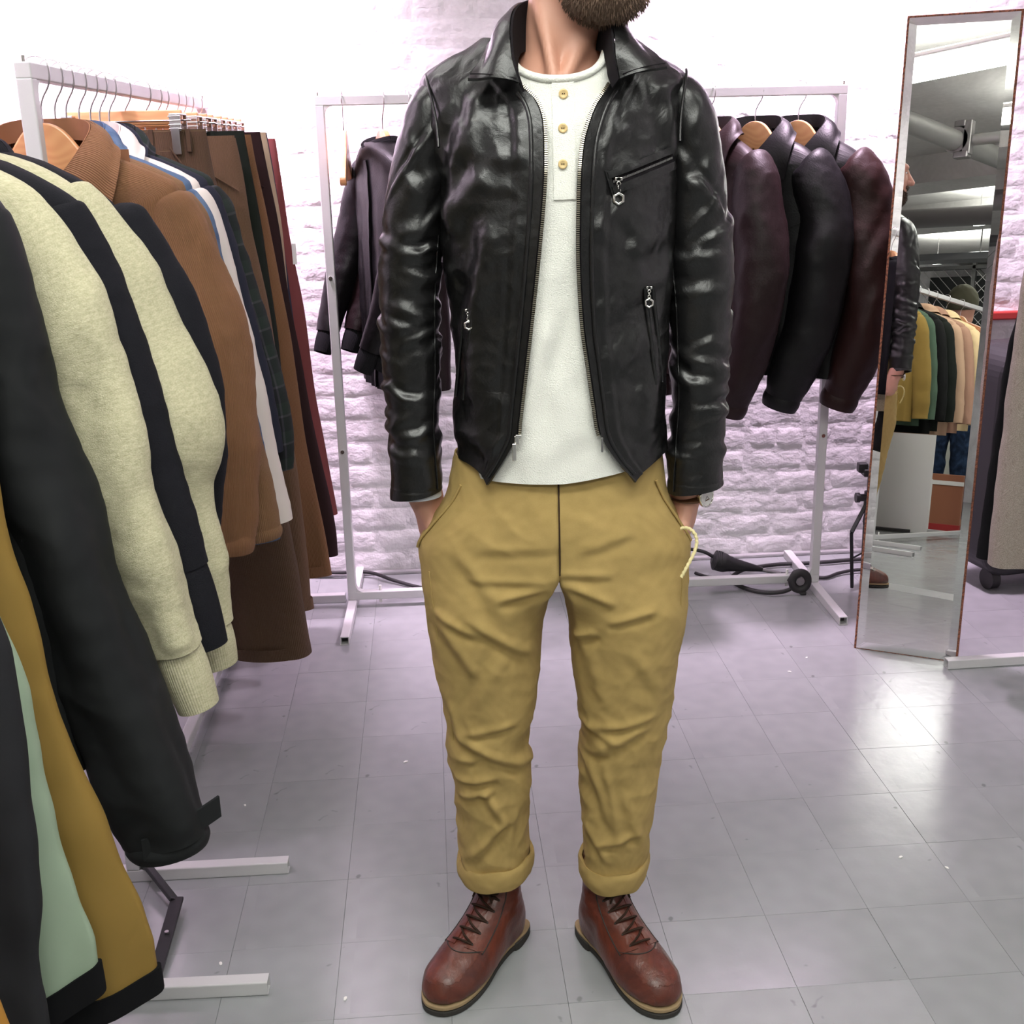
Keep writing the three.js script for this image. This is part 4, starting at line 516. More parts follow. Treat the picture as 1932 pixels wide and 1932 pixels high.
// ---------------------------------------------------------------- the standing man
const man = thing('person', 'standing man in black leather jacket, white henley, khaki trousers and brown boots', 'person', [0.078, 0, -1.79]);
const MX = 0.078;
const foldSet = (list, w = 0.012, amp = 0.005) => (p) => { let s = 0; for (const [ax, ay, bx, by, k = 1, ww = 1] of list) { const dx = bx - ax, dy = by - ay, L = Math.hypot(dx, dy), t = ((p.x - ax) * dx + (p.y - ay) * dy) / (L * L); if (t < -0.25 || t > 1.25) continue; const q = ((p.x - ax) * dy - (p.y - ay) * dx) / L / (w * ww), e = smooth(-0.22, 0.2, t) * smooth(1.22, 0.8, t); s += amp * k * e * (Math.exp(-q * q) - 0.75 * Math.exp(-(q - 1.7) * (q - 1.7))); } return s; };
// jacket shell, open in front
const jProf = lut([[0, 0.945, 0.160, 0.112, -1.772], [0.2, 1.05, 0.163, 0.114, -1.774], [0.4, 1.16, 0.167, 0.120, -1.778], [0.6, 1.28, 0.174, 0.127, -1.782], [0.74, 1.37, 0.181, 0.127, -1.786], [0.83, 1.43, 0.186, 0.117, -1.79], [0.885, 1.468, 0.191, 0.104, -1.793], [0.92, 1.492, 0.193, 0.092, -1.795], [0.945, 1.507, 0.187, 0.082, -1.796], [0.97, 1.527, 0.155, 0.072, -1.798], [1, 1.553, 0.105, 0.062, -1.80]]);
const zipL = lut([[0.92, -0.042], [0.93, -0.035], [0.965, -0.012], [1.002, 0.008], [1.023, 0.011], [1.09, 0.020], [1.165, 0.030], [1.271, 0.043], [1.358, 0.052], [1.41, 0.054], [1.443, 0.053], [1.47, 0.043], [1.488, 0.025], [1.51, 0.012], [1.56, 0.005]]);
const zipR = lut([[0.92, 0.190], [0.936, 0.179], [0.965, 0.155], [1.0, 0.134], [1.049, 0.125], [1.105, 0.117], [1.165, 0.109], [1.264, 0.104], [1.357, 0.106], [1.403, 0.110], [1.431, 0.117], [1.461, 0.130], [1.489, 0.151], [1.51, 0.16], [1.56, 0.165]]);
const NE = 2.35, ang = (dx, a) => Math.acos(clamp(Math.sign(dx) * Math.pow(Math.abs(dx) / a, NE / 2), -1, 1));
function jacketPoint(u, s) {
  let [y, a, b, cz] = jProf(s); const k = Math.pow(1 - s, 4);
  const eu = Math.min(u, 1 - u); y += k * (0.012 - 0.03 * Math.exp(-eu * 16));
  const tL = ang(zipL(y) - MX, a), tR = ang(zipR(y) - MX, a), t = tL + (2 * Math.PI + tR - tL) * u, c = Math.cos(t), q = Math.sin(t);
  const lift = 0.006 * Math.exp(-eu * 40) + 0.004 * smooth(0.3, 0, s);
  return V(MX + a * Math.sign(c) * Math.pow(Math.abs(c), 2 / NE), y, cz + b * Math.sign(q) * Math.pow(Math.abs(q), 2 / NE) + (q > 0 ? lift : 0));
}
const jFoldL = foldSet([[-0.060, 1.435, -0.080, 1.339, 1.3], [-0.080, 1.339, -0.076, 1.289, 1], [-0.026, 1.372, -0.079, 1.310, 1.3, 1.5], [-0.021, 1.302, -0.038, 1.208, 1.2, 1.4], [-0.038, 1.208, -0.067, 1.149, 1.1, 1.4], [-0.059, 1.148, -0.054, 1.056, 1.1, 1.6], [-0.080, 1.002, -0.014, 0.984, 0.8, 1.6], [-0.033, 1.482, -0.051, 1.394, 0.9, 1.2], [0.027, 1.46, 0.028, 1.364, 0.5], [-0.011, 1.393, 0.036, 1.399, 0.4], [-0.045, 1.25, -0.03, 1.05, 0.9, 2]]);
const jFoldR = foldSet([[0.211, 1.476, 0.25, 1.495, 0.7], [0.229, 1.476, 0.245, 1.394, 0.9], [0.137, 1.403, 0.166, 1.43, 0.5], [0.122, 1.306, 0.166, 1.319, 0.5, 1.5], [0.13, 1.174, 0.204, 1.231, 0.9, 1.6], [0.181, 1.261, 0.218, 1.289, 0.9, 1.4], [0.119, 1.298, 0.159, 1.276, 0.5], [0.145, 1.098, 0.205, 1.142, 0.7, 1.6], [0.2, 1.0, 0.225, 1.12, 0.8, 1.6]]);
const jDisp = (u, v, p, n) => {
  const eu = Math.min(u, 1 - u), k = smooth(0, 0.03, eu), f = n.z > -0.2 ? 1 : 0;
  return k * (1.3 * f * (jFoldL(p) + jFoldR(p)) + 0.010 * noise(p.x * 9, p.y * 3.6, p.z * 9) + 0.004 * noise(p.x * 20 + 3, p.y * 11, p.z * 20) + 0.0016 * ridge(p.x * 34, p.y * 30, p.z * 30)) + 0.0006 * noise(p.x * 80, p.y * 80, p.z * 80) + 0.0012 * Math.exp(-Math.pow((eu - 0.028) / 0.004, 2)) - 0.001 * Math.exp(-Math.pow((eu - 0.036) / 0.004, 2));
};
const jacket = wpart('leather_jacket', surf(260, 210, (u, v) => jacketPoint(u, v), { thick: 0.004, disp: jDisp, round: true }), M.jacket, man); jacket.userData.label = 'black glossy leather zip jacket worn open';
// where the front edges run, for zip and piping
const frontAt = (side, y, off = 0) => { let lo = 0, hi = 1; for (let i = 0; i < 30; i++) { const m = (lo + hi) / 2; if (jacketPoint(side < 0 ? 0 : 1, m).y < y) lo = m; else hi = m; } const e = 0.0005 + off; return jacketPoint(side < 0 ? e : 1 - e, lo); };
const skinFront = (x, y) => { // outer face of the jacket front at x, y
  let lo = 0, hi = 1; for (let i = 0; i < 26; i++) { const m = (lo + hi) / 2; if (jProf(m)[0] < y) lo = m; else hi = m; } const [, a, b, cz] = jProf(lo), q = Math.sin(ang(x - MX, a)); const p = V(x, y, cz + b * Math.pow(q, 2 / NE)); return p.z + jDisp(0.2, lo, p, V(0, 0, 1)); };
for (const s of [-1, 1]) {
  const tape = [], teeth = [], n = s < 0 ? 178 : 178;
  const pts = []; for (let i = 0; i <= 60; i++) { const y = mix(s < 0 ? 0.998 : 1.004, 1.488, i / 60); const p = frontAt(s, y); pts.push(V(p.x - s * 0.0035, p.y, p.z - 0.001)); }
  const c = new THREE.CatmullRomCurve3(pts);
  const z = wpart('zip_tape', surf(4, 120, (u, v) => { const p = c.getPoint(v); return p.add(V(s * 0.006 * (u - 0.3) * 2, 0, -0.0015)); }, { thick: 0.0015 }), M.jacketIn, jacket); z.position.set(0, 0, 0);
  for (let i = 0; i < n; i++) { const p = c.getPointAt(i / (n - 1)), t = c.getTangentAt(i / (n - 1)); const g = new THREE.BoxGeometry(0.0042, 0.0015, 0.0024); g.applyQuaternion(new THREE.Quaternion().setFromUnitVectors(V(0, 1, 0), t)); g.translate(p.x - s * 0.0012, p.y, p.z + 0.0008); teeth.push(g); }
  wpart('zip_teeth', teeth, M.brass, jacket);
  const pip = []; for (let i = 0; i <= 50; i++) { const y = mix(0.935, 1.478, i / 50), p = frontAt(s, y, 0.012); pip.push(V(p.x, p.y, p.z + 0.001)); }
  wpart('front_welt', wire(pip, 0.0032, 120, 8), M.jacket, jacket);
}
{ const g = [rbox(0.0075, 0.013, 0.005, 0.0015, 0.0095, 1.002, -1.648), rbox(0.006, 0.026, 0.002, 0.001, 0.0055, 0.985, -1.643), rbox(0.009, 0.005, 0.004, 0.001, 0.012, 1.008, -1.646)]; wpart('zip_slider', g, M.nickel, jacket); const h = [rbox(0.003, 0.022, 0.004, 0.001, 0.1335, 0.991, -1.652)]; wpart('zip_box', h, M.steel, jacket); }
// collar
{
  const fold = [[0.024, 1.490, -1.668], [0.016, 1.515, -1.672], [0.013, 1.55, -1.69], [0.018, 1.585, -1.735], [0.04, 1.606, -1.80], [0.082, 1.612, -1.835], [0.125, 1.606, -1.80], [0.147, 1.585, -1.735], [0.152, 1.55, -1.69], [0.153, 1.518, -1.672], [0.158, 1.492, -1.668]];
  const outer = [[-0.045, 1.497, -1.664], [-0.036, 1.511, -1.69], [-0.022, 1.533, -1.72], [-0.014, 1.55, -1.765], [0.01, 1.556, -1.84], [0.08, 1.558, -1.885], [0.15, 1.556, -1.84], [0.182, 1.553, -1.765], [0.197, 1.538, -1.72], [0.21, 1.522, -1.69], [0.221, 1.505, -1.664]];
  const c = wpart('collar', collarGeo(fold, outer, 130, 26, 0.008, 0.004, (u, v, p) => 0.0022 * noise(p.x * 26, p.y * 26, p.z * 20) + 0.0012 * ridge(p.x * 30 + 4, p.y * 24, p.z * 30)), M.jacket, jacket);
  wpart('collar_stand', collarGeo(fold, [[0.028, 1.478, -1.672], [0.022, 1.492, -1.68], [0.02, 1.51, -1.70], [0.024, 1.53, -1.74], [0.045, 1.54, -1.80], [0.082, 1.545, -1.835], [0.12, 1.54, -1.80], [0.142, 1.53, -1.74], [0.146, 1.51, -1.70], [0.146, 1.495, -1.68], [0.15, 1.48, -1.672]], 90, 8, 0, 0.003), M.jacketIn, c);
  for (const [a, b] of [[0, -1], [1, 1]]) wpart('collar_stitch', wire([...Array(20).keys()].map((i) => { const k = i / 19, A = V(...fold[a ? 10 : 0]), B = V(...outer[a ? 10 : 0]); return A.lerp(B, 0.06 + 0.9 * k).add(V(0, 0.005 + 0.002 * Math.sin(k * 3), 0.004)); }), 0.0008, 30, 5), M.jacketIn, c);
}
// sleeves
const sleeveTab = {
  L: lut([[0.893, -0.149, 0.0405, 0.044, -1.765], [0.92, -0.149, 0.040, 0.045, -1.766], [1.0, -0.151, 0.0395, 0.047, -1.77], [1.08, -0.150, 0.0445, 0.05, -1.776], [1.15, -0.149, 0.046, 0.053, -1.781], [1.2, -0.147, 0.046, 0.055, -1.785], [1.285, -0.139, 0.047, 0.058, -1.79], [1.34, -0.130, 0.047, 0.06, -1.792], [1.397, -0.119, 0.044, 0.06, -1.794], [1.44, -0.108, 0.041, 0.058, -1.796], [1.475, -0.100, 0.035, 0.052, -1.797], [1.492, -0.094, 0.027, 0.04, -1.797], [1.502, -0.09, 0.016, 0.024, -1.797], [1.507, -0.088, 0.002, 0.003, -1.797]]),
  R: lut([[0.891, 0.288, 0.043, 0.044, -1.765], [0.92, 0.288, 0.042, 0.045, -1.766], [0.964, 0.291, 0.0425, 0.046, -1.768], [1.03, 0.294, 0.042, 0.048, -1.772], [1.083, 0.2945, 0.044, 0.05, -1.776], [1.145, 0.293, 0.0455, 0.053, -1.781], [1.188, 0.293, 0.0485, 0.055, -1.785], [1.253, 0.289, 0.052, 0.058, -1.79], [1.33, 0.281, 0.050, 0.06, -1.792], [1.389, 0.275, 0.047, 0.06, -1.794], [1.446, 0.268, 0.0405, 0.058, -1.796], [1.476, 0.262, 0.033, 0.052, -1.797], [1.492, 0.256, 0.027, 0.04, -1.797], [1.502, 0.252, 0.016, 0.024, -1.797], [1.507, 0.25, 0.002, 0.003, -1.797]]),
};
for (const [k, tab, s] of [['L', sleeveTab.L, -1], ['R', sleeveTab.R, 1]]) {
  const ya = s < 0 ? 0.893 : 0.891, ph = s * 2.7, NS = 2.2, pw = (c) => Math.sign(c) * Math.pow(Math.abs(c), 2 / NS);
  const fn = (u, v) => { const y = v < 0.86 ? mix(ya, 1.44, v / 0.86) : mix(1.44, 1.507, Math.sin((v - 0.86) / 0.14 * Math.PI / 2)), [cx, rx, rz, cz] = tab(y), a = u * Math.PI * 2; return V(cx + rx * pw(Math.cos(a)), y + 0.012 * -s * Math.cos(a) * smooth(0.94, 0.89, y) * (s < 0 ? 0.6 : -0.6), cz + rz * pw(Math.sin(a))); };
  // creases that run round the sleeve, each one short and a little tilted
  const cr = []; for (let i = 0; i < 46; i++) cr.push([rr(0, 6.283), mix(0.945, 1.285, Math.pow(rnd(), 0.9)), rr(0.5, 1.15), rr(0.0055, 0.0105), rr(-0.02, 0.02), rr(0.002, 0.0055)]);
  for (let i = 0; i < 12; i++) cr.push([rr(0, 6.283), rr(1.27, 1.44), rr(0.35, 0.7), rr(0.009, 0.016), rr(-0.09, 0.09), rr(0.002, 0.0048)]);
  const dp = (u, v, p) => {
    const y = p.y, a = u * Math.PI * 2; let d = 0;
    for (const [A, Y, wa, wy, tilt, am] of cr) { let da = a - A; if (da > Math.PI) da -= 6.283185; if (da < -Math.PI) da += 6.283185; if (Math.abs(da) > 2.4 * wa) continue; const q = (y - Y - tilt * da + 0.006 * noise(a * 2, Y * 40)) / wy; if (Math.abs(q) > 4) continue; d += am * Math.exp(-(da / wa) * (da / wa)) * (Math.exp(-q * q) - 0.7 * Math.exp(-(q - 1.7) * (q - 1.7))); }
    d = 0.0062 * Math.tanh(d / 0.0062); return d * smooth(0.915, 0.96, y) * smooth(1.49, 1.42, y) + 0.003 * smooth(1.5, 1.4, y) * noise(p.x * 13 + ph, y * 8, p.z * 13) + 0.0009 * noise(p.x * 45, y * 45, p.z * 45) + 0.004 * smooth(1.02, 0.96, y) * smooth(0.905, 0.93, y) * noise(p.x * 26 + ph * 2, y * 17, p.z * 20) - 0.0012 * Math.exp(-Math.pow((y - 0.905) / 0.002, 2));
  };
  const m = wpart('sleeve', surf(110, 300, fn, { closed: true, disp: dp, thick: 0.004 }), M.jacket, jacket);
  const seamA = s < 0 ? 0.085 : 0.415; wpart('sleeve_seam', wire([...Array(60).keys()].map((i) => { const v = mix(0.01, 0.62, i / 59), p = fn(seamA, v); const y = p.y; return V(p.x, p.y, p.z + 0.0035 + 0.8 * dp(seamA, v, p)); }), 0.0014, 140, 6), M.jacket, m);
  wpart('armhole_seam', wire([...Array(24).keys()].map((i) => { const t = i / 23, y = mix(1.508, 1.41, t), x = MX + s * mix(0.186, 0.168, Math.sin(t * 1.5)); return V(x, y, mix(-1.79, -1.712, Math.pow(t, 0.6)) + 0.01); }), 0.002, 50, 6), M.jacket, m);
}
// chest pocket and hand pockets with their zips
{
  const A = V(0.146, 1.358, 0), B = V(0.240, 1.389, 0), P = (t, q) => { const x = mix(A.x, B.x, t) - 0.31 * q, y = mix(A.y, B.y, t) + 0.95 * q; return [x, y]; };
  const band = (q0, q1, h) => surf(30, 4, (u, v) => { const [x, y] = P(u, mix(q0, q1, v)); return V(x, y, skinFront(x, y) + h); }, { thick: 0.003 });
  const cp = wpart('chest_pocket', [band(0.0055, 0.015, 0.007), band(-0.0165, -0.0055, 0.008), surf(3, 6, (u, v) => { const [x, y] = P(mix(-0.03, 0.03, u), mix(-0.017, 0.017, v)); return V(x, y, skinFront(x, y) + 0.005); }, { thick: 0.003 })], M.jacket, jacket);
  wpart('pocket_zip', [band(-0.0055, 0.0055, 0.0012)], M.jacketIn, cp);
  wpart('pocket_teeth', [...Array(46).keys()].map((i) => { const [x, y] = P(mix(0.05, 0.97, i / 45), 0); const g = new THREE.BoxGeometry(0.0011, 0.003, 0.0012); g.translate(x, y, skinFront(x, y) + 0.002); return g; }), M.steel, cp);
  const pull = (x, y, z, s = 1) => { const l = [disc(0.0028 * s, 0.004, x, y, z, 'z', 10), rbox(0.011 * s, 0.005 * s, 0.004, 0.001, x, y, z)]; for (let k = 0; k < 3; k++) { const g = new THREE.TorusGeometry(0.0025 * s, 0.0009 * s, 6, 12); if (k % 2) g.rotateY(1.2); g.translate(x, y - (0.006 + 0.0045 * k) * s, z + 0.002); l.push(g); } const o = new THREE.TorusGeometry(0.0072 * s, 0.0021 * s, 8, 6); o.rotateZ(Math.PI / 6); o.translate(x, y - 0.026 * s, z + 0.002); l.push(o); return l; };
  { const [x, y] = P(0.12, 0.001); wpart('zip_pull', pull(x, y, skinFront(x, y) + 0.005), M.nickel, cp); }
  for (const [x, y, x2, y2, n] of [[-0.056, 1.186, -0.075, 1.05, 0], [0.203, 1.212, 0.222, 1.07, 1]]) {
    const hp = wpart('hand_pocket', [0.006, -0.006].map((o) => wire([...Array(16).keys()].map((i) => { const a = mix(x, x2, i / 15) + o, b = mix(y, y2, i / 15); return V(a, b, skinFront(a, b) + 0.0012); }), 0.003, 30, 6)), M.jacket, jacket);
    wpart('zip_pull', pull(x, y, skinFront(x, y) + 0.005, 0.82), M.nickel, hp);
  }
}
// henley shirt
{
  const pr = lut([[0.925, 0.150, 0.106, -1.770], [1.05, 0.148, 0.104, -1.772], [1.2, 0.150, 0.108, -1.776], [1.34, 0.158, 0.113, -1.782], [1.42, 0.16, 0.105, -1.786], [1.47, 0.14, 0.09, -1.788], [1.5, 0.112, 0.082, -1.786], [1.53, 0.085, 0.075, -1.786], [1.56, 0.072, 0.07, -1.79]]);
  const topY = (t) => { const f = Math.max(0, Math.sin(t)); return 1.553 - 0.056 * Math.pow(f, 2.2); };
  const hemY = (t) => 0.931 + 0.02 * Math.max(0, Math.cos(t)) - 0.002 * Math.sin(t);
  const sf = foldSet([[0.022, 1.02, 0.06, 1.17, 0.9, 1.1], [0.055, 1.12, 0.075, 1.26, 0.55, 1.3], [0.095, 1.2, 0.098, 1.33, 0.4, 1.2], [0.1, 1.0, 0.06, 1.09, 0.4, 1.5], [0.02, 1.1, 0.05, 1.24, 0.5, 1.5], [0.04, 0.96, 0.09, 1.01, 0.35, 1.6], [0.03, 1.5, 0.07, 1.42, 0.4, 1.2], [0.12, 1.5, 0.1, 1.43, 0.4, 1.2]], 0.012, 0.0055);
  const fn = (u, v) => { const t = u * Math.PI * 2, y = mix(hemY(t), topY(t), v), [a, b, cz] = pr(y); return V(MX + a * Math.sign(Math.cos(t)) * Math.pow(Math.abs(Math.cos(t)), 0.9), y, cz + b * Math.sign(Math.sin(t)) * Math.pow(Math.abs(Math.sin(t)), 0.9)); };
  const sd = (p) => sf(p) + 0.003 * noise(p.x * 14, p.y * 6, p.z * 10) + 0.001 * noise(p.x * 40, p.y * 30, 2);
  const sh = wpart('henley_shirt', surf(160, 150, fn, { closed: true, thick: 0.002, disp: (u, v, p) => smooth(0, 0.1, 1 - v) * sd(p) }), M.shirt, man); sh.userData.label = 'white three button henley shirt';
  wpart('neckband', hose([...Array(49).keys()].map((i) => fn((i % 48) / 48, 0.997)), () => [0.0055, 0.0062], { nu: 10, nv: 120, side: V(0.02, 1, 0.01) }), M.shirt, sh);
  const fz = (x, y) => { const [a, b, cz] = pr(y), c = Math.abs(x - MX) / a; return cz + b * Math.pow(Math.sqrt(Math.max(0, 1 - Math.pow(c, 2 / 0.9))), 0.9); };
  wpart('placket', [surf(8, 40, (u, v) => { const y = mix(1.337, 1.494, v), x = mix(0.068, 0.099, u); return V(x, y, fz(x, y) + sd(V(x, y, -1.68)) * smooth(1.5, 1.46, y) + 0.0025); }, { thick: 0.003 })], M.shirt, sh);
  for (const [x, y] of [[0.084, 1.476], [0.082, 1.431], [0.081, 1.384]]) { const z = fz(x, y) + sd(V(x, y, -1.68)) + 0.005; const g = new THREE.LatheGeometry([[0, 0.0012], [0.0022, 0.0012], [0.0042, 0.0022], [0.0058, 0.0024], [0.0066, 0.0012], [0.006, -0.0014], [0, -0.0014]].map(([r, h]) => new THREE.Vector2(r, h)), 22); g.rotateX(Math.PI / 2 + 0.1); g.translate(x, y, z); const b = wpart('button', g, M.button, sh); wpart('button_thread', [disc(0.0009, 0.002, x - 0.0013, y, z + 0.0012, 'z', 6), disc(0.0009, 0.002, x + 0.0013, y, z + 0.0012, 'z', 6)], M.lace, b); }
}
// trousers
{
  const LO = lut([[0.15, -0.099], [0.213, -0.103], [0.322, -0.109], [0.404, -0.116], [0.495, -0.121], [0.613, -0.135], [0.7, -0.144], [0.782, -0.151], [0.815, -0.148], [0.85, -0.127], [0.89, -0.102], [0.96, -0.085]]);
  const LI = lut([[0.15, 0.010], [0.234, 0.013], [0.347, 0.018], [0.4, 0.018], [0.446, 0.016], [0.491, 0.025], [0.579, 0.038], [0.666, 0.047], [0.722, 0.056], [0.75, 0.064]]);
  const RI = lut([[0.13, 0.118], [0.225, 0.115], [0.288, 0.111], [0.413, 0.109], [0.458, 0.114], [0.489, 0.107], [0.548, 0.102], [0.607, 0.092], [0.679, 0.085], [0.72, 0.079], [0.75, 0.074]]);
  const RO = lut([[0.13, 0.214], [0.182, 0.218], [0.242, 0.225], [0.313, 0.235], [0.394, 0.241], [0.455, 0.251], [0.559, 0.263], [0.631, 0.275], [0.702, 0.281], [0.799, 0.283], [0.84, 0.266], [0.89, 0.245], [0.96, 0.235]]);
  const b = lut([[0.13, 0.058], [0.3, 0.063], [0.45, 0.071], [0.6, 0.088], [0.74, 0.108], [0.84, 0.110], [0.9, 0.099], [0.97, 0.084]]), cz = lut([[0.13, -1.814], [0.2, -1.81], [0.3, -1.798], [0.5, -1.782], [0.74, -1.775], [0.97, -1.772]]);
  const fL = foldSet([[-0.063, 0.776, 0.05, 0.774, 0.6], [-0.024, 0.744, 0.045, 0.762, 1.2], [-0.059, 0.824, 0.059, 0.831, 0.5, 1.2], [-0.072, 0.807, -0.013, 0.717, 0.7, 1.5], [-0.063, 0.705, 0.023, 0.639, 1.2, 1.2], [-0.117, 0.711, -0.055, 0.681, 1.0], [-0.116, 0.70, -0.058, 0.605, 1.0, 1.5], [-0.083, 0.495, -0.009, 0.516, 0.9], [-0.09, 0.486, 0.017, 0.419, 1.5, 1.3], [-0.096, 0.40, -0.04, 0.409, 1.3], [-0.098, 0.365, -0.047, 0.381, 1.2], [-0.056, 0.379, -0.027, 0.316, 1.1], [-0.087, 0.233, -0.025, 0.316, 1.4, 1.1], [-0.107, 0.545, -0.09, 0.468, 1.0], [-0.019, 0.645, -0.064, 0.554, 0.7, 1.6], [-0.1, 0.44, -0.06, 0.45, 0.8], [-0.02, 0.24, -0.01, 0.33, 0.6]], 0.0075, 0.0052);
  const fR = foldSet([[0.072, 0.787, 0.149, 0.782, 0.6], [0.087, 0.766, 0.151, 0.734, 1.3], [0.149, 0.702, 0.214, 0.717, 1.0], [0.104, 0.826, 0.173, 0.844, 0.6, 1.2], [0.095, 0.732, 0.107, 0.646, 1.0], [0.099, 0.665, 0.126, 0.679, 1.2], [0.119, 0.497, 0.218, 0.52, 1.0], [0.132, 0.458, 0.205, 0.501, 1.2, 1.3], [0.111, 0.497, 0.163, 0.479, 0.9], [0.124, 0.424, 0.161, 0.283, 1.2, 1.1], [0.148, 0.413, 0.17, 0.28, 1.1], [0.116, 0.294, 0.15, 0.229, 1.1], [0.137, 0.258, 0.199, 0.284, 0.9], [0.116, 0.646, 0.141, 0.548, 0.8, 1.4], [0.191, 0.64, 0.226, 0.574, 0.6, 1.5], [0.115, 0.44, 0.15, 0.455, 1.0], [0.18, 0.36, 0.21, 0.25, 0.6]], 0.0075, 0.0052);
  const tr = new THREE.Group(); tr.name = 'khaki_trousers'; man.add(tr); tr.userData.label = 'mustard khaki cotton trousers with rolled cuffs';
  const defs = [['L', LO, LI, fL, 0.175, -1], ['R', RO, RI, fR, 0.163, 1]];
  for (const [k, xo, xi, fo, bot, s] of defs) {
    const dp = (u, v, p, n) => { const f = n.z > -0.1 ? 1 : 0.4, low = smooth(0.7, 0.35, p.y); return f * fo(p) + (0.003 + 0.004 * low) * noise(p.x * 13 + s * 5, p.y * 8, p.z * 13) + (0.0016 + 0.003 * low) * ridge(p.x * 17 + p.y * 9 + s, p.y * 17, p.z * 17) + 0.0007 * noise(p.x * 60, p.y * 60, p.z * 60); };
    const leg = wpart('trouser_leg', legGeo({ xo, xi, xc: () => 0.069, b, cz, top: 0.955, crotch: 0.742, bot, nu: 130, nv: 260, disp: dp, blend: [0.05, 0.04], T0: 2.3, expo: 2.15 }), M.cotton, tr);
    // rolled cuff
    const cy = bot, ring = (y) => [(xo(y) + xi(y)) / 2, Math.abs(xo(y) - xi(y)) / 2, b(y), cz(y)];
    wpart('rolled_cuff', surf(90, 22, (u, v) => { const a = u * Math.PI * 2, [cx, rx, rz, z] = ring(cy + 0.02), q = v * 2 - 1; const y = cy - 0.006 + 0.042 * (0.5 + 0.5 * q) + 0.006 * noise(Math.cos(a) * 1.3 + s, Math.sin(a) * 1.3, 3) + 0.01 * -s * Math.cos(a) * -0.6; const o = 0.0075 + 0.0045 * (1 - q * q) + 0.004 * smooth(0.3, 1, v) * (0.5 + noise(Math.cos(a) * 1.2 + 4 * s, Math.sin(a) * 1.2)); return V(cx + s * (rx + o) * Math.cos(a), y, z + (rz + o) * Math.sin(a)); }, { closed: true, thick: 0.006, disp: (u, v, p) => 0.0016 * noise(p.x * 40, p.y * 60, p.z * 40) }), cuffMat(), leg);
    wpart('side_seam', wire([...Array(40).keys()].map((i) => { const y = mix(0.22, 0.78, i / 39), t = 0.62; return V((xo(y) + xi(y)) / 2 + s * Math.abs(xo(y) - xi(y)) / 2 * Math.cos(t) * 1.005, y, cz(y) + b(y) * Math.sin(t) + 0.0015); }), 0.0011, 60, 5), M.cotton, leg);
  }
  wpart('fly_seam', wire([...Array(20).keys()].map((i) => { const y = mix(0.785, 0.93, i / 19); return V(0.0705, y, cz(y) + b(y) + 0.0008); }), 0.0013, 40, 5), M.lace, tr);
  for (const xo of [LO, RO]) wpart('pocket_edge', wire([...Array(14).keys()].map((i) => { const y = mix(0.805, 0.915, i / 13), a = mix(0.12, 0.5, i / 13); return V(0.069 + (xo(y) - 0.069) * Math.pow(Math.cos(a), 2 / 2.15) * 1.012, y, cz(y) + b(y) * Math.pow(Math.sin(a), 2 / 2.15) + 0.002); }), 0.0026, 30, 6), M.cotton, tr);
  wpart('drawstring', hose([[0.262, 0.836, -1.725], [0.272, 0.838, -1.718], [0.281, 0.832, -1.712], [0.2845, 0.82, -1.708], [0.281, 0.807, -1.702], [0.272, 0.793, -1.692], [0.264, 0.781, -1.686], [0.258, 0.77, -1.684]], () => 0.0027, { nu: 8, nv: 60, caps: true, disp: (u, v) => 0.0005 * Math.sin(v * 90 + u * 6.28), side: V(0.1, 0.1, 1) }), M.string, tr);
}
function cuffMat() { return M.cotton; }
// boots
const bootField = (p) => {
  let d = ell(p, [0.003, 0.031, 0.200], [0.051, 0.043, 0.074]);
  d = smin(d, ell(p, [0.0, 0.036, 0.12], [0.038, 0.040, 0.09]), 0.03); d = smin(d, cap(p, [0.001, 0.045, 0.17], [0, 0.088, 0.085], 0.036, 0.040), 0.03);
  d = smin(d, ell(p, [0, 0.05, 0.046], [0.035, 0.055, 0.046]), 0.025); d = smin(d, cap(p, [0, 0.085, 0.056], [0, 0.21, 0.06], 0.038, 0.037), 0.02);
  return smax(d, 0.02 - p[1], 0.006);
};
const bootGeo = (() => { const g = implicit((p) => bootField(p) + 0.0012 * noise(p[0] * 40, p[1] * 40, p[2] * 40) + 0.0016 * smooth(0.07, 0.11, p[1]) * noise(p[0] * 30, p[1] * 90, p[2] * 40), [0, 0.1, 0.13], 0.165, 116); return boxUV(g); })();
const soleShape = (k) => { const s = new THREE.Shape(); const P = [[0, -0.003], [0.026, 0.001], [0.037, 0.025], [0.037, 0.06], [0.035, 0.10], [0.042, 0.145], [0.052, 0.19], [0.052, 0.225], [0.040, 0.255], [0.018, 0.274], [0.0, 0.276], [-0.022, 0.269], [-0.041, 0.246], [-0.048, 0.21], [-0.046, 0.17], [-0.036, 0.12], [-0.033, 0.08], [-0.036, 0.05], [-0.036, 0.022], [-0.026, -0.001]]; s.setFromPoints(new THREE.CatmullRomCurve3(P.map(([x, y]) => V(x * k, y, 0)), true).getPoints(70).map((p) => new THREE.Vector2(p.x, p.y))); return s; };
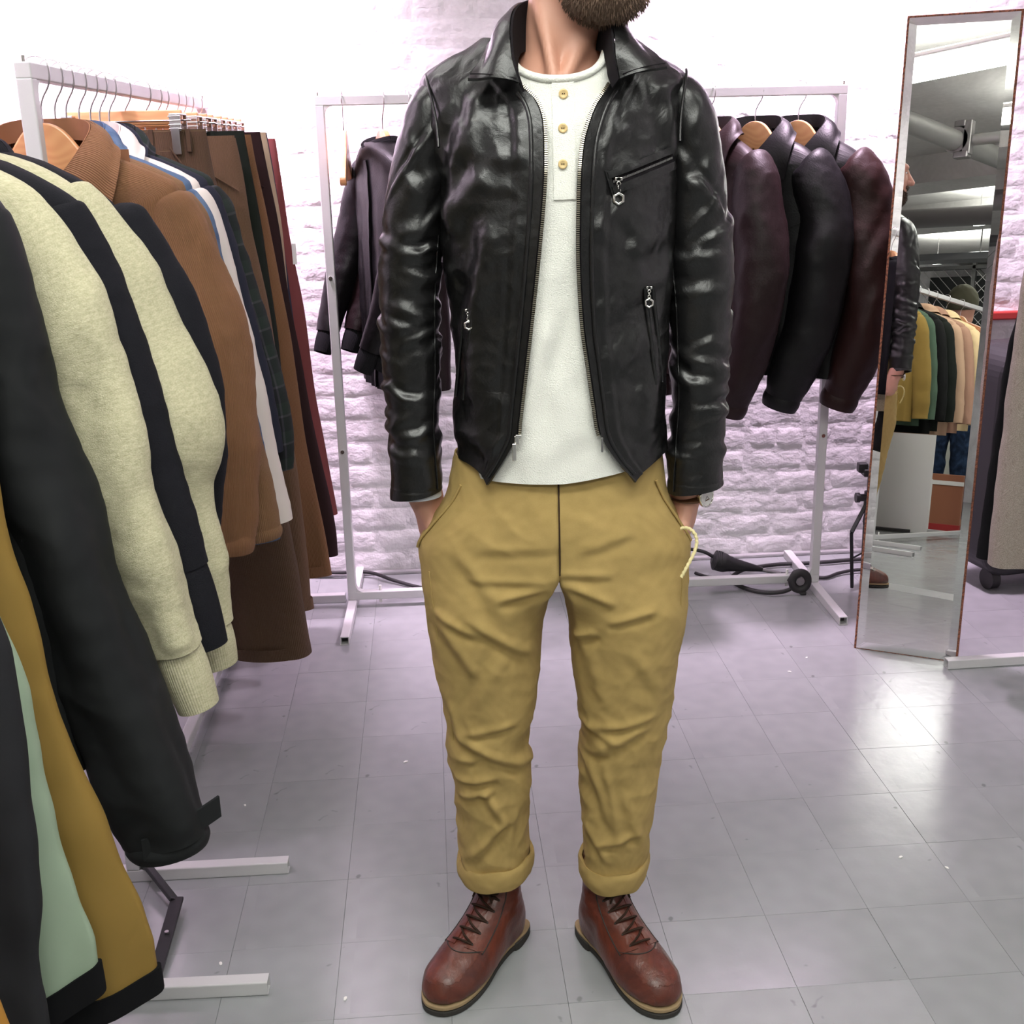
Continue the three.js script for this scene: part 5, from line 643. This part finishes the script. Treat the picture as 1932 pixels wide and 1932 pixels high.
function boot(hx, hz, yaw, s) {
  const g = new THREE.Group(); g.name = 'boot'; man.add(g); g.position.set(hx - man.position.x, 0, hz - man.position.z); g.rotation.y = yaw; g.userData.label = 'reddish brown leather lace-up boot';
  const flip = (q) => { if (s < 0) { q.scale(-1, 1, 1); const ix = q.index; if (ix) for (let i = 0; i < ix.count; i += 3) { const a = ix.getX(i); ix.setX(i, ix.getX(i + 1)); ix.setX(i + 1, a); } else for (const at of Object.values(q.attributes)) for (let i = 0; i < at.count; i += 3) for (let c = 0; c < at.itemSize; c++) { const A = i * at.itemSize + c, B = A + at.itemSize, a = at.array[A]; at.array[A] = at.array[B]; at.array[B] = a; } } return q; };
  const up = mesh('upper', flip(bootGeo.clone()), M.boot, g);
  const ex = (k, y0, h, bev) => { const q = new THREE.ExtrudeGeometry(soleShape(k), { depth: h, bevelEnabled: true, bevelSize: bev, bevelThickness: bev, bevelSegments: 2 }); q.rotateX(Math.PI / 2); q.translate(0, y0 + h, 0); return flip(q); };
  const wl = mesh('welt', ex(0.925, 0.0145, 0.004, 0.0015), M.welt, g); const so = mesh('outsole', ex(0.92, 0.006, 0.006, 0.002), M.sole, g); so.position.y = -0.003;
  const hs = new THREE.Shape(); hs.setFromPoints(new THREE.CatmullRomCurve3([[0, -0.005], [0.026, 0], [0.036, 0.025], [0.036, 0.062], [0, 0.068], [-0.035, 0.062], [-0.035, 0.025], [-0.026, 0]].map(([x, y]) => V(x, y, 0)), true, 'catmullrom', 0.4).getPoints(40).map((p) => new THREE.Vector2(p.x, p.y))); const hg = new THREE.ExtrudeGeometry(hs, { depth: 0.014, bevelEnabled: true, bevelSize: 0.001, bevelThickness: 0.001, bevelSegments: 1 }); hg.rotateX(Math.PI / 2); hg.translate(0, 0.015, 0); mesh('heel', flip(hg), M.sole, g);
  // surface point found by stepping in from the front
  const on = (x, t, off = 0.001) => { let y = mix(0.068, 0.158, t), z = mix(0.182, 0.088, t), dy = 0.62, dz = 0.78, k = 0.08; while (k > -0.06 && bootField([x, y + dy * k, z + dz * k]) > 0) k -= 0.001; k += off; return V(s < 0 ? -x : x, y + dy * k, z + dz * k); };
  mesh('tongue', surf(10, 30, (u, v) => on((u - 0.5) * mix(0.020, 0.030, v), mix(0.1, 1, v), 0.0012), { thick: 0.002 }), M.boot, up);
  for (const q of [-1, 1]) {
    const edge = (t) => q * mix(0.010, 0.017, t);
    mesh('facing', surf(8, 34, (u, v) => on(edge(v) + q * mix(0.0, mix(0.028, 0.012, v), u), mix(0.06, 1, v), 0.0028), { thick: 0.0025 }), M.boot, up);
    mesh('facing_seam', wire([...Array(14).keys()].map((i) => on(edge(i / 13) + q * mix(0.028, 0.012, i / 13), mix(0.04, 1, i / 13), 0.003)), 0.0012, 40, 5), M.sole, up);
    mesh('eyelet', [...Array(6).keys()].map((i) => { const p = on(edge(i / 6) + q * 0.009, mix(0.12, 0.92, i / 5), 0.0035); const e = new THREE.SphereGeometry(0.0026, 8, 6); e.scale(1, 0.7, 0.7); e.translate(p.x, p.y, p.z); return e; }), M.sole, up);
  }
  const lac = []; for (let i = 0; i < 6; i++) { const t = mix(0.12, 0.92, i / 5), t2 = mix(0.12, 0.92, Math.min(5, i + 1) / 5), e = mix(0.010, 0.017, i / 6) + 0.009; lac.push(wire([on(-e, t, 0.003), on(-e * 0.4, t + 0.012, 0.0075), on(e * 0.4, t + 0.012, 0.0075), on(e, t, 0.003)], 0.0021, 14, 6)); if (i < 5) { lac.push(wire([on(-e, t, 0.002), on(0, (t + t2) / 2, 0.006), on(e, t2, 0.003)], 0.0019, 10, 6)); } }
  const B0 = on(0, 0.95, 0.008); for (const q of [-1, 1]) { lac.push(wire([B0, B0.clone().add(V(q * 0.018, 0.006, 0.012)), B0.clone().add(V(q * 0.034, -0.004, 0.014)), B0.clone().add(V(q * 0.022, -0.012, 0.012)), B0], 0.0021, 24, 6)); lac.push(wire([B0, B0.clone().add(V(q * 0.012, -0.012, 0.012)), B0.clone().add(V(q * 0.02, -0.03, 0.014))], 0.002, 12, 6)); }
  mesh('laces', lac, M.lace, up);
  mesh('toe_seam', wire([...Array(18).keys()].map((i) => on(mix(-0.036, 0.036, i / 17), -0.02 + 0.10 * Math.pow(Math.abs(i / 8.5 - 1), 2), 0.0012)), 0.0012, 40, 5), M.sole, up);
}
boot(-0.008, -1.878, -0.56, -1); boot(0.124, -1.872, 0.46, 1);
// body: head, neck, arms, hands and the trunk inside the clothes, one surface
{
  const HC = [0.116, 1.692, -1.738], yaw = 0.86, cy = Math.cos(yaw), sy = Math.sin(yaw);
  const loc = (p) => { const x = p[0] - HC[0], y = p[1] - HC[1], z = p[2] - HC[2]; return [x * cy - z * sy, y, x * sy + z * cy]; };
  const wor = (q) => V(HC[0] + q.x * cy + q.z * sy, HC[1] + q.y, HC[2] - q.x * sy + q.z * cy);
  const face = (q) => {
    let d = ell(q, [0, 0.03, -0.018], [0.074, 0.092, 0.094]); d = smin(d, ell(q, [0, -0.02, 0.028], [0.060, 0.09, 0.066]), 0.03); d = smin(d, ell(q, [0, -0.082, 0.042], [0.044, 0.036, 0.046]), 0.025);
    d = smin(d, cap(q, [0, 0.02, 0.092], [0, -0.02, 0.113], 0.007, 0.0125), 0.012); d = smin(d, cap(q, [-0.013, -0.024, 0.1], [0.013, -0.024, 0.1], 0.008, 0.008), 0.008); d = smin(d, cap(q, [-0.034, 0.034, 0.078], [0.034, 0.034, 0.078], 0.012, 0.012), 0.014);
    d = smax(d, -cap(q, [0.032, 0.014, 0.102], [0.028, 0.014, 0.098], 0.012, 0.013), 0.012); d = smax(d, -cap(q, [-0.032, 0.014, 0.102], [-0.028, 0.014, 0.098], 0.012, 0.013), 0.012);
    d = smin(d, cap(q, [-0.019, -0.055, 0.086], [0.019, -0.055, 0.086], 0.005, 0.005), 0.006); d = smin(d, cap(q, [-0.016, -0.064, 0.085], [0.016, -0.064, 0.085], 0.005, 0.005), 0.006);
    for (const s of [-1, 1]) { const L = Math.hypot(q[0] - s * 0.03, q[1] - 0.014, q[2] - 0.073) - 0.0142; d = smin(d, smax(L, 0.0036 - Math.abs(q[1] - 0.0125 + 0.12 * Math.abs(Math.abs(q[0]) - 0.03)), 0.0015), 0.003); }
    for (const s of [-1, 1]) d = smin(d, smax(ell(q, [s * 0.078, -0.004, -0.012], [0.012, 0.031, 0.02]), -ell(q, [s * 0.088, -0.002, -0.006], [0.009, 0.018, 0.011]), 0.004), 0.006);
    return d;
  };
  const neckBase = (p) => smin(cap(p, [0.098, 1.63, -1.785], [MX, 1.47, -1.80], 0.053, 0.058), ell(p, [MX, 1.455, -1.79], [0.125, 0.062, 0.07]), 0.035);
  const sterno = (p) => Math.min(cap(p, [0.055, 1.60, -1.752], [0.072, 1.50, -1.722], 0.008, 0.006), cap(p, [0.145, 1.60, -1.778], [0.088, 1.50, -1.722], 0.008, 0.006));
  const headF = (p) => smin(smin(face(loc(p)), neckBase(p), 0.02), sterno(p), 0.02);
  const arms = [[[-0.105, 1.44, -1.80], [-0.147, 1.17, -1.79], [-0.146, 0.935, -1.772], [-0.139, 0.885, -1.785]], [[0.262, 1.44, -1.80], [0.292, 1.17, -1.79], [0.287, 0.935, -1.772], [0.284, 0.893, -1.782]]];
  const hand = (k) => {
    const s = k ? 1 : -1, A = arms[k], w = A[3], ix = -s * 0.2;
    const fingers = []; for (let f = 0; f < 4; f++) { const z0 = -1.775 - f * 0.017, L = [0.058, 0.068, 0.063, 0.05][f], a = [w[0] + ix * 0.09, w[1] - 0.088, z0], b = [a[0] + ix * L * 0.55, a[1] - L * 0.8, z0 - 0.002], c = [b[0] + ix * L * 0.5, b[1] - L * 0.42, z0 - 0.003]; fingers.push([a, b, 0.0088, 0.0082], [b, c, 0.0082, 0.0068]); }
    const th = [[[w[0] + ix * 0.03, w[1] - 0.03, -1.772], [w[0] + ix * 0.08, w[1] - 0.068, -1.758], 0.0115, 0.0102], [[w[0] + ix * 0.08, w[1] - 0.068, -1.758], [w[0] + ix * 0.12, w[1] - 0.092, -1.757], 0.0102, 0.0084]];
    return (p) => { let d = cap(p, A[2], w, 0.028, 0.0245); const pc = [w[0] + ix * 0.055, w[1] - 0.055, -1.797]; d = smin(d, ell(p, pc, [0.021, 0.047, 0.036]), 0.02); d = smin(d, cap(p, w, pc, 0.024, 0.02), 0.015); for (const [a, b, r0, r1] of fingers) d = smin(d, cap(p, a, b, r0, r1), 0.005); for (const [a, b, r0, r1] of th) d = smin(d, cap(p, a, b, r0, r1), 0.008); return d; };
  };
  const core = (p) => {
    let d = ell(p, [MX, 1.2, -1.785], [0.12, 0.28, 0.08]); d = smin(d, ell(p, [0.069, 0.86, -1.775], [0.115, 0.12, 0.075]), 0.05);
    for (const [a, b, c] of [[[-0.03, 0.8, -1.78], [-0.047, 0.45, -1.785], [-0.04, 0.25, -1.82]], [[0.165, 0.8, -1.78], [0.178, 0.45, -1.785], [0.158, 0.25, -1.82]]]) { d = smin(d, cap(p, a, b, 0.055, 0.042), 0.03); d = smin(d, cap(p, b, c, 0.042, 0.03), 0.02); }
    for (const A of arms) { d = smin(d, cap(p, A[0], A[1], 0.032, 0.027), 0.02); d = smin(d, cap(p, A[1], A[2], 0.027, 0.024), 0.015); }
    return smin(d, cap(p, [MX, 1.5, -1.80], [MX, 1.3, -1.79], 0.045, 0.09), 0.04);
  };
  const parts = [implicit(headF, [0.095, 1.62, -1.77], 0.205, 124), implicit(hand(0), [-0.115, 0.85, -1.785], 0.105, 76), implicit(hand(1), [0.262, 0.85, -1.785], 0.105, 76), implicit(core, [0.075, 0.86, -1.785], 0.78, 84)];
  const body = wpart('body', parts, M.skin, man);
  const eyes = []; for (const s of [-1, 1]) { const p = wor(V(s * 0.03, 0.014, 0.073)), e = new THREE.SphereGeometry(0.0125, 20, 14); e.translate(p.x, p.y, p.z); wpart('eye', e, M.eye, body); const i = wor(V(s * 0.03, 0.013, 0.0812)), q = new THREE.SphereGeometry(0.0056, 12, 8); q.translate(i.x, i.y, i.z); wpart('iris', q, M.iris, body); }
  const noisy = (p, k, a) => a * noise(p[0] * k, p[1] * k, p[2] * k);
  const beardF = (p) => { const q = loc(p); let d = face(q) - 0.006; const reg = smin(ell(q, [0, -0.093, 0.036], [0.066, 0.05, 0.068]), smin(cap(q, [0.062, -0.02, 0.0], [0.04, -0.085, 0.05], 0.02, 0.03), cap(q, [-0.062, -0.02, 0.0], [-0.04, -0.085, 0.05], 0.02, 0.03), 0.01), 0.02); d = smax(d, reg, 0.01); d = smin(d, cap(q, [-0.022, -0.043, 0.092], [0.022, -0.043, 0.092], 0.006, 0.006), 0.004); return smax(d, -cap(q, [-0.014, -0.059, 0.094], [0.014, -0.059, 0.094], 0.006, 0.006), 0.004) + noisy(p, 160, 0.002) + noisy(p, 60, 0.0016); };
  const hairF = (p) => { const q = loc(p), d = ell(q, [0, 0.034, -0.022], [0.079, 0.099, 0.1]); const side = Math.abs(q[0]) > 0.05 ? 0.02 : 0; const line = 0.9 * (0.062 - q[1]) + 0.55 * (q[2] - 0.056), lowb = 0.02 - (q[1] + 0.04) * 0.9 - 0.0 + (q[2] + 0.02) * 0.8; return smax(smax(d, Math.min(line, Math.max(lowb, q[2] + 0.02)), 0.008), face(q) - 0.02, 0.005) + noisy(p, 90, 0.004) + noisy(p, 40, 0.004); };
  const strands = (g, n, L, dirF) => { const P = g.attributes.position, N = g.attributes.normal, out = []; for (let i = 0; i < n; i++) { const k = Math.floor(rnd() * P.count), a = V(P.getX(k), P.getY(k), P.getZ(k)), nn = V(N.getX(k), N.getY(k), N.getZ(k)), d = dirF(a, nn).addScaledVector(V(rr(-1, 1), rr(-1, 1), rr(-1, 1)), 0.35).normalize(), l = L * rr(0.5, 1.1), w = 0.00045, sd = d.clone().cross(V(0.3, 0.5, 0.8)).normalize().multiplyScalar(w), m = a.clone().addScaledVector(d, l * 0.6).addScaledVector(nn, 0.001), e = a.clone().addScaledVector(d, l).add(V(0, -l * 0.15, 0)); const q = [a.clone().sub(sd), a.clone().add(sd), m.clone().add(sd), a.clone().sub(sd), m.clone().add(sd), m.clone().sub(sd), m.clone().sub(sd), m.clone().add(sd), e]; for (const p of q) out.push(p.x, p.y, p.z); } const h = new THREE.BufferGeometry(); h.setAttribute('position', new THREE.Float32BufferAttribute(out, 3)); h.computeVertexNormals(); return h; };
  const bg = implicit(beardF, [0.14, 1.61, -1.74], 0.12, 90); const be = wpart('beard', [bg, strands(bg, 6500, 0.0075, (a, n) => n.clone().add(V(0, -0.9, 0)))], M.beard, man); be.userData.label = 'short brown beard';
  const hg = implicit(hairF, [0.1, 1.74, -1.77], 0.16, 90); wpart('hair', [hg, strands(hg, 5200, 0.011, (a, n) => n.clone().multiplyScalar(0.5).add(V(0.1, 0.25, 0.5)))], M.hair, man);
  const brows = []; for (const s of [-1, 1]) { const pts = [V(s * 0.011, 0.033, 0.0925), V(s * 0.026, 0.038, 0.089), V(s * 0.045, 0.033, 0.076)].map(wor); brows.push(wire(pts, 0.0034, 12, 6)); } wpart('eyebrows', brows, M.hair, man);
  // wrist watch and the shirt cuff that shows
  const c = [0.2835, 0.872, -1.784], wg = new THREE.Group(); wg.name = 'wristwatch'; wg.userData.label = 'silver wristwatch on a brown strap'; man.add(wg);
  wpart('strap', hose([...Array(25).keys()].map((i) => { const a = i / 24 * Math.PI * 2; return V(c[0] + 0.0275 * Math.cos(a), c[1] + 0.004 * Math.cos(a), c[2] + 0.0275 * Math.sin(a)); }), () => [0.0016, 0.009], { nu: 8, nv: 60, side: V(0.01, 0.02, 0.01) }), leather(0.12, 0.05, 0.02, 0.5), wg);
  const wn = V(0.72, 0.12, 0.68).normalize(), wq = new THREE.Quaternion().setFromUnitVectors(V(0, 1, 0), wn), cc = V(...c).addScaledVector(wn, 0.0315);
  const put = (g) => { g.applyQuaternion(wq); g.translate(cc.x, cc.y, cc.z); return g; };
  wpart('case', [put(new THREE.LatheGeometry([[0.0145, -0.004], [0.0175, -0.003], [0.0182, 0], [0.0172, 0.003], [0.015, 0.004], [0.0145, 0.002]].map(([r, h]) => new THREE.Vector2(r, h)), 32)), put(disc(0.016, 0.003, 0, -0.003, 0))], M.nickel, wg);
  wpart('dial', put(disc(0.0146, 0.001, 0, 0.0015, 0)), mat({ color: lin(0.7, 0.69, 0.66), roughness: 0.3 }), wg); wpart('hands', [put(rbox(0.0012, 0.0006, 0.009, 0.0002, 0, 0.0024, 0.004)), put(rbox(0.006, 0.0006, 0.0012, 0.0002, 0.003, 0.0024, 0))], M.steel, wg);
  wpart('shirt_cuff', hose([[-0.146, 0.93, -1.766], [-0.145, 0.905, -1.765], [-0.144, 0.886, -1.764]], () => [0.034, 0.036], { nu: 30, nv: 8, thick: 0.002 }), cloth(0.6, 0.64, 0.7), man);
}
// ---------------------------------------------------------------- the shop behind the photographer, seen in the mirror
{
  const RD0 = [-0.886, 0.2], RD1 = [-1.0, 1.7], railD = (z) => mix(RD0[0], RD1[0], (z - 0.2) / 1.5), RDG = 'clothes on the rear rack in the mirror';
  rack('white metal clothes rack of coats seen only in the mirror', RD0, RD1);
  const sl = (m) => ({ path: [[0.175, 1.345, 0], [0.205, 1.28, 0], [0.235, 1.1, 0.006], [0.255, 0.9, 0.01], [0.262, 0.76, 0.012]], r: [[0, 0.036, 0.03], [0.15, 0.05, 0.042], [0.6, 0.052, 0.044], [1, 0.045, 0.038]], mat: m, wrinkle: 0.005, nu: 28, nv: 60 });
  const list = [[0.10, cloth(0.20, 0.13, 0.028), 'mustard bomber jacket beside the standing man in the mirror', 0.74, null], [0.24, cloth(0.05, 0.085, 0.055), 'bottle green bomber jacket seen in the mirror', 0.72, null], [0.37, cloth(0.008, 0.008, 0.008), 'first black coat with piped edge seen in the mirror', 0.68, 'shirt'], [0.49, cloth(0.01, 0.012, 0.01), 'second black coat seen in the mirror', 0.7, null], [0.61, cloth(0.40, 0.26, 0.17), 'dusty tan jacket seen in the mirror beside the black coats', 0.68, 'shirt'], [0.74, cloth(0.33, 0.19, 0.13), 'rosy tan jacket seen in the mirror beside the cream trench', 0.70, 'shirt'], [0.93, cloth(0.66, 0.50, 0.28), 'cream trench coat with open collar seen in the mirror', 0.72, 'shirt'], [1.16, leather(0.36, 0.13, 0.045, 0.5), 'terracotta leather jacket at the end of the mirrored rack', 0.78, null]];
  for (const [z, m, label, h, col] of list) { garment({ name: 'hung_coat', label, category: 'coat', group: RDG, x: railD(z), z, yaw: rr(-0.1, 0.1), mat: m, collar: col, placket: 0.03, nu: 48, nv: 60, body: jkBody(h), sleeve: sl(m) }); hanger(`wooden hanger of the ${label.replace(/ seen in the mirror.*| beside.*| with.*| at the end.*/, '')} in the mirror`, railD(z), z, 0, 'hangers on the rear rack'); }
  // shopper behind the rear rack
  const X = -1.55, Z = 2.35, sh = thing('person', 'shopper in olive beanie, dark jacket and blue jeans seen in the mirror', 'person', [X, 0, Z]);
  const F = (segs, k) => (p) => { let d = 9; for (const [a, b, r, q] of segs) d = smin(d, cap(p, a, b, r, q), k); return d; };
  const legs = [[[-0.09, 0.88, 0], [-0.1, 0.48, 0.01], 0.095, 0.07], [[-0.1, 0.48, 0.01], [-0.11, 0.12, -0.01], 0.07, 0.058], [[0.09, 0.88, 0], [0.1, 0.48, 0.02], 0.095, 0.07], [[0.1, 0.48, 0.02], [0.11, 0.12, 0], 0.07, 0.058], [[-0.08, 0.92, 0], [0.08, 0.92, 0], 0.11, 0.11]];
  const top = [[[-0.06, 0.95, 0], [-0.06, 1.3, 0], 0.13, 0.12], [[0.06, 0.95, 0], [0.06, 1.3, 0], 0.13, 0.12], [[-0.16, 1.4, 0], [0.16, 1.4, 0], 0.075, 0.075], [[-0.19, 1.38, 0], [-0.26, 1.12, 0.0], 0.062, 0.052], [[-0.26, 1.12, 0], [-0.24, 0.9, 0.1], 0.052, 0.045], [[0.19, 1.38, 0], [0.26, 1.12, 0], 0.062, 0.052], [[0.26, 1.12, 0], [0.24, 0.9, 0.1], 0.052, 0.045], [[-0.05, 1.48, 0], [0.05, 1.48, 0], 0.06, 0.06]];
  const head = [[[0, 1.45, 0], [0, 1.55, 0.01], 0.06, 0.058], [[0, 1.66, 0.01], [0, 1.60, 0.03], 0.09, 0.07], [[0, 1.64, 0.1], [0, 1.62, 0.11], 0.012, 0.013]];
  const hands = [-1, 1].flatMap((s) => [[[s * 0.24, 0.9, 0.1], [s * 0.23, 0.83, 0.14], 0.03, 0.032], ...[0, 1, 2, 3].map((i) => [[s * (0.24 - 0.016 * i), 0.82, 0.15], [s * (0.235 - 0.016 * i), 0.755, 0.165], 0.009, 0.008]), [[s * 0.21, 0.85, 0.14], [s * 0.19, 0.8, 0.165], 0.011, 0.009]]);
  const b = mesh('body', [implicit(F(head, 0.03), [0, 1.62, 0.02], 0.22, 64), implicit(F(hands, 0.008), [0, 0.84, 0.14], 0.3, 110)], M.skin, sh);
  mesh('jeans', boxUV(implicit((p) => F(legs, 0.03)(p) + 0.008 * noise(p[0] * 9, p[1] * 14, p[2] * 9), [0, 0.52, 0], 0.56, 96)), cloth(1, 1, 1, { map: C.jeans, sheen: 0 }), sh); mesh('jacket', implicit((p) => F(top, 0.04)(p) + 0.006 * noise(p[0] * 9, p[1] * 12, p[2] * 9), [0, 1.2, 0.02], 0.42, 84), cloth(0.016, 0.012, 0.02), sh);
  mesh('beanie', implicit((p) => smax(ell(p, [0, 1.715, -0.005], [0.112, 0.13, 0.12]), 1.655 - p[1] + 0.15 * p[2], 0.01) + 0.003 * noise(p[0] * 30, p[1] * 30, p[2] * 30), [0, 1.74, 0], 0.16, 56), cloth(0.075, 0.072, 0.045, { bumpMap: T.knit, bumpScale: 0.002 }), sh);
  for (const s of [-1, 1]) mesh('boot', implicit((p) => smax(smin(cap(p, [s * 0.11, 0.05, -0.03], [s * 0.125, 0.035, 0.14], 0.05, 0.038), cap(p, [s * 0.11, 0.06, -0.02], [s * 0.11, 0.16, -0.01], 0.045, 0.045), 0.03), 0.004 - p[1], 0.004), [s * 0.115, 0.1, 0.05], 0.18, 48), leather(0.38, 0.22, 0.08, 0.6), sh);
  // board, carton, ceiling pipes
  const bd = thing('display_board', 'plain white display board standing on the floor in the mirror', 'board', [-1.52, 0, 1.42], 2.65); mesh('board', rbox(0.62, 0.78, 0.03, 0.003, 0, 0.39, 0), M.white, bd); mesh('foot', rbox(0.4, 0.02, 0.16, 0.003, 0, 0.01, 0), M.rackDark, bd);
  const ct = thing('carton', 'brown and red shipping carton with a white flap in the mirror', 'box', [-1.30, 0, 1.86], 2.75); mesh('carton_body', rbox(0.26, 0.42, 0.14, 0.004, 0, 0.21, 0), mat({ color: lin(0.32, 0.12, 0.06), roughness: 0.7 }), ct); mesh('flap', [rbox(0.27, 0.03, 0.006, 0.002, 0, 0.36, 0.074), rbox(0.03, 0.36, 0.006, 0.002, 0.09, 0.2, 0.074)], M.white, ct); mesh('base_stripe', rbox(0.262, 0.06, 0.145, 0.003, 0, 0.035, 0), mat({ color: lin(0.4, 0.03, 0.03) }), ct);
  const pipe = mat({ color: lin(0.30, 0.30, 0.29), roughness: 0.45, metalness: 0.3 });
  const p1 = thing('ceiling_pipe', 'thick grey pipe under the ceiling with a clamp, seen in the mirror', 'pipe', [-1.0, 2.45, 1.0]); wpart('pipe', hose([[-0.93, 2.45, -1.2], [-0.83, 2.45, 0.6], [-0.66, 2.45, 3.6]], () => 0.062, { nu: 24, nv: 8 }), pipe, p1); wpart('clamp', [disc(0.078, 0.05, -0.82, 2.45, 0.62, 'z', 20), rbox(0.05, 0.2, 0.05, 0.006, -0.75, 2.46, 0.62), rbox(0.07, 0.04, 0.06, 0.008, -0.8, 2.545, 0.62), rbox(0.09, 0.04, 0.06, 0.008, -0.78, 2.36, 0.62)], M.steel, p1);
  const p2 = thing('ceiling_pipe', 'thin grey tube branching from the clamped ceiling pipe in the mirror', 'pipe', [-0.4, 2.47, 0.9]); wpart('pipe', hose([[-0.78, 2.45, 0.64], [-0.3, 2.47, 0.76], [1.3, 2.5, 1.15]], () => 0.034, { nu: 16, nv: 6 }), pipe, p2);
  const p3 = thing('ceiling_pipe', 'long dark pipe hung on rods under the ceiling in the mirror', 'pipe', [-1.9, 2.42, 2.6]); wpart('pipe', hose([[-4.2, 2.40, 2.3], [-1.9, 2.40, 2.55], [2.4, 2.40, 3.0]], () => 0.075, { nu: 20, nv: 6 }), mat({ color: lin(0.16, 0.15, 0.15), roughness: 0.5 }), p3); for (const x of [-2.4, -1.5, -0.4]) wpart('rod', disc(0.007, 0.28, x, 2.56, 2.5 + (x + 2.4) * 0.1, 'y', 8), M.steel, p3);
  const tr = thing('cable_tray', 'dark cable tray hung across the far ceiling in the mirror', 'cable tray', [-2, 2.34, 3.7]); wpart('tray', bar([-3.7, 2.30, 3.77], [2.1, 2.30, 4.1], 0.06, 0.16), mat({ color: lin(0.08, 0.08, 0.085), roughness: 0.5 }), tr); for (const x of [-2.9, -2.2, -1.2]) wpart('rod', disc(0.006, 0.38, x, 2.52, 3.82 + (x + 2.9) * 0.05, 'y', 8), M.steel, tr);
  for (const [z, w, l] of [[1.75, 0.34, 'nearer concrete beam across the ceiling behind the photographer'], [3.3, 0.30, 'farther concrete beam across the ceiling in the mirror']]) { const t = slab('ceiling_beam', l, X0, X1, CEILING - 0.2, CEILING + 0.01, z, z + w, M.ceiling); t.userData.category = 'beam'; }
  // wire mesh partition at the far end
  const ms = thing('mesh_partition', 'dark wire mesh partition at the far end of the shop in the mirror', 'partition', [-2.4, 0, 5.6]); const wires = []; for (let i = 0; i < 30; i++) for (const s of [-1, 1]) wires.push(bar([-1.7 + i * 0.115, 1.3, 0], [-1.7 + i * 0.115 + s * 1.2, 2.5, 0.004 * s], 0.006, 0.006, 0.001)); mesh('mesh_wires', wires, M.steel, ms).userData.kind = 'stuff'; mesh('frame', [bar([-2, 1.3, 0], [2, 1.3, 0], 0.04, 0.04), bar([-2, 2.5, 0], [2, 2.5, 0], 0.04, 0.04), ...[-2, -0.7, 0.6, 2].map((x) => bar([x, 0, 0], [x, 2.55, 0], 0.04, 0.04)), bar([-0.7, 2.5, 0.03], [0.5, 1.4, 0.03], 0.03, 0.03)], M.rackDark, ms); mesh('backdrop', rbox(4, 0.9, 0.02, 0.002, 0, 2.05, 0.6), mat({ color: lin(0.02, 0.022, 0.022) }), ms); mesh('cloth_panel', rbox(4, 1.4, 0.02, 0.002, 0, 0.7, 0.2), cloth(0.38, 0.38, 0.34), ms);
}
renderer.render(scene, camera);
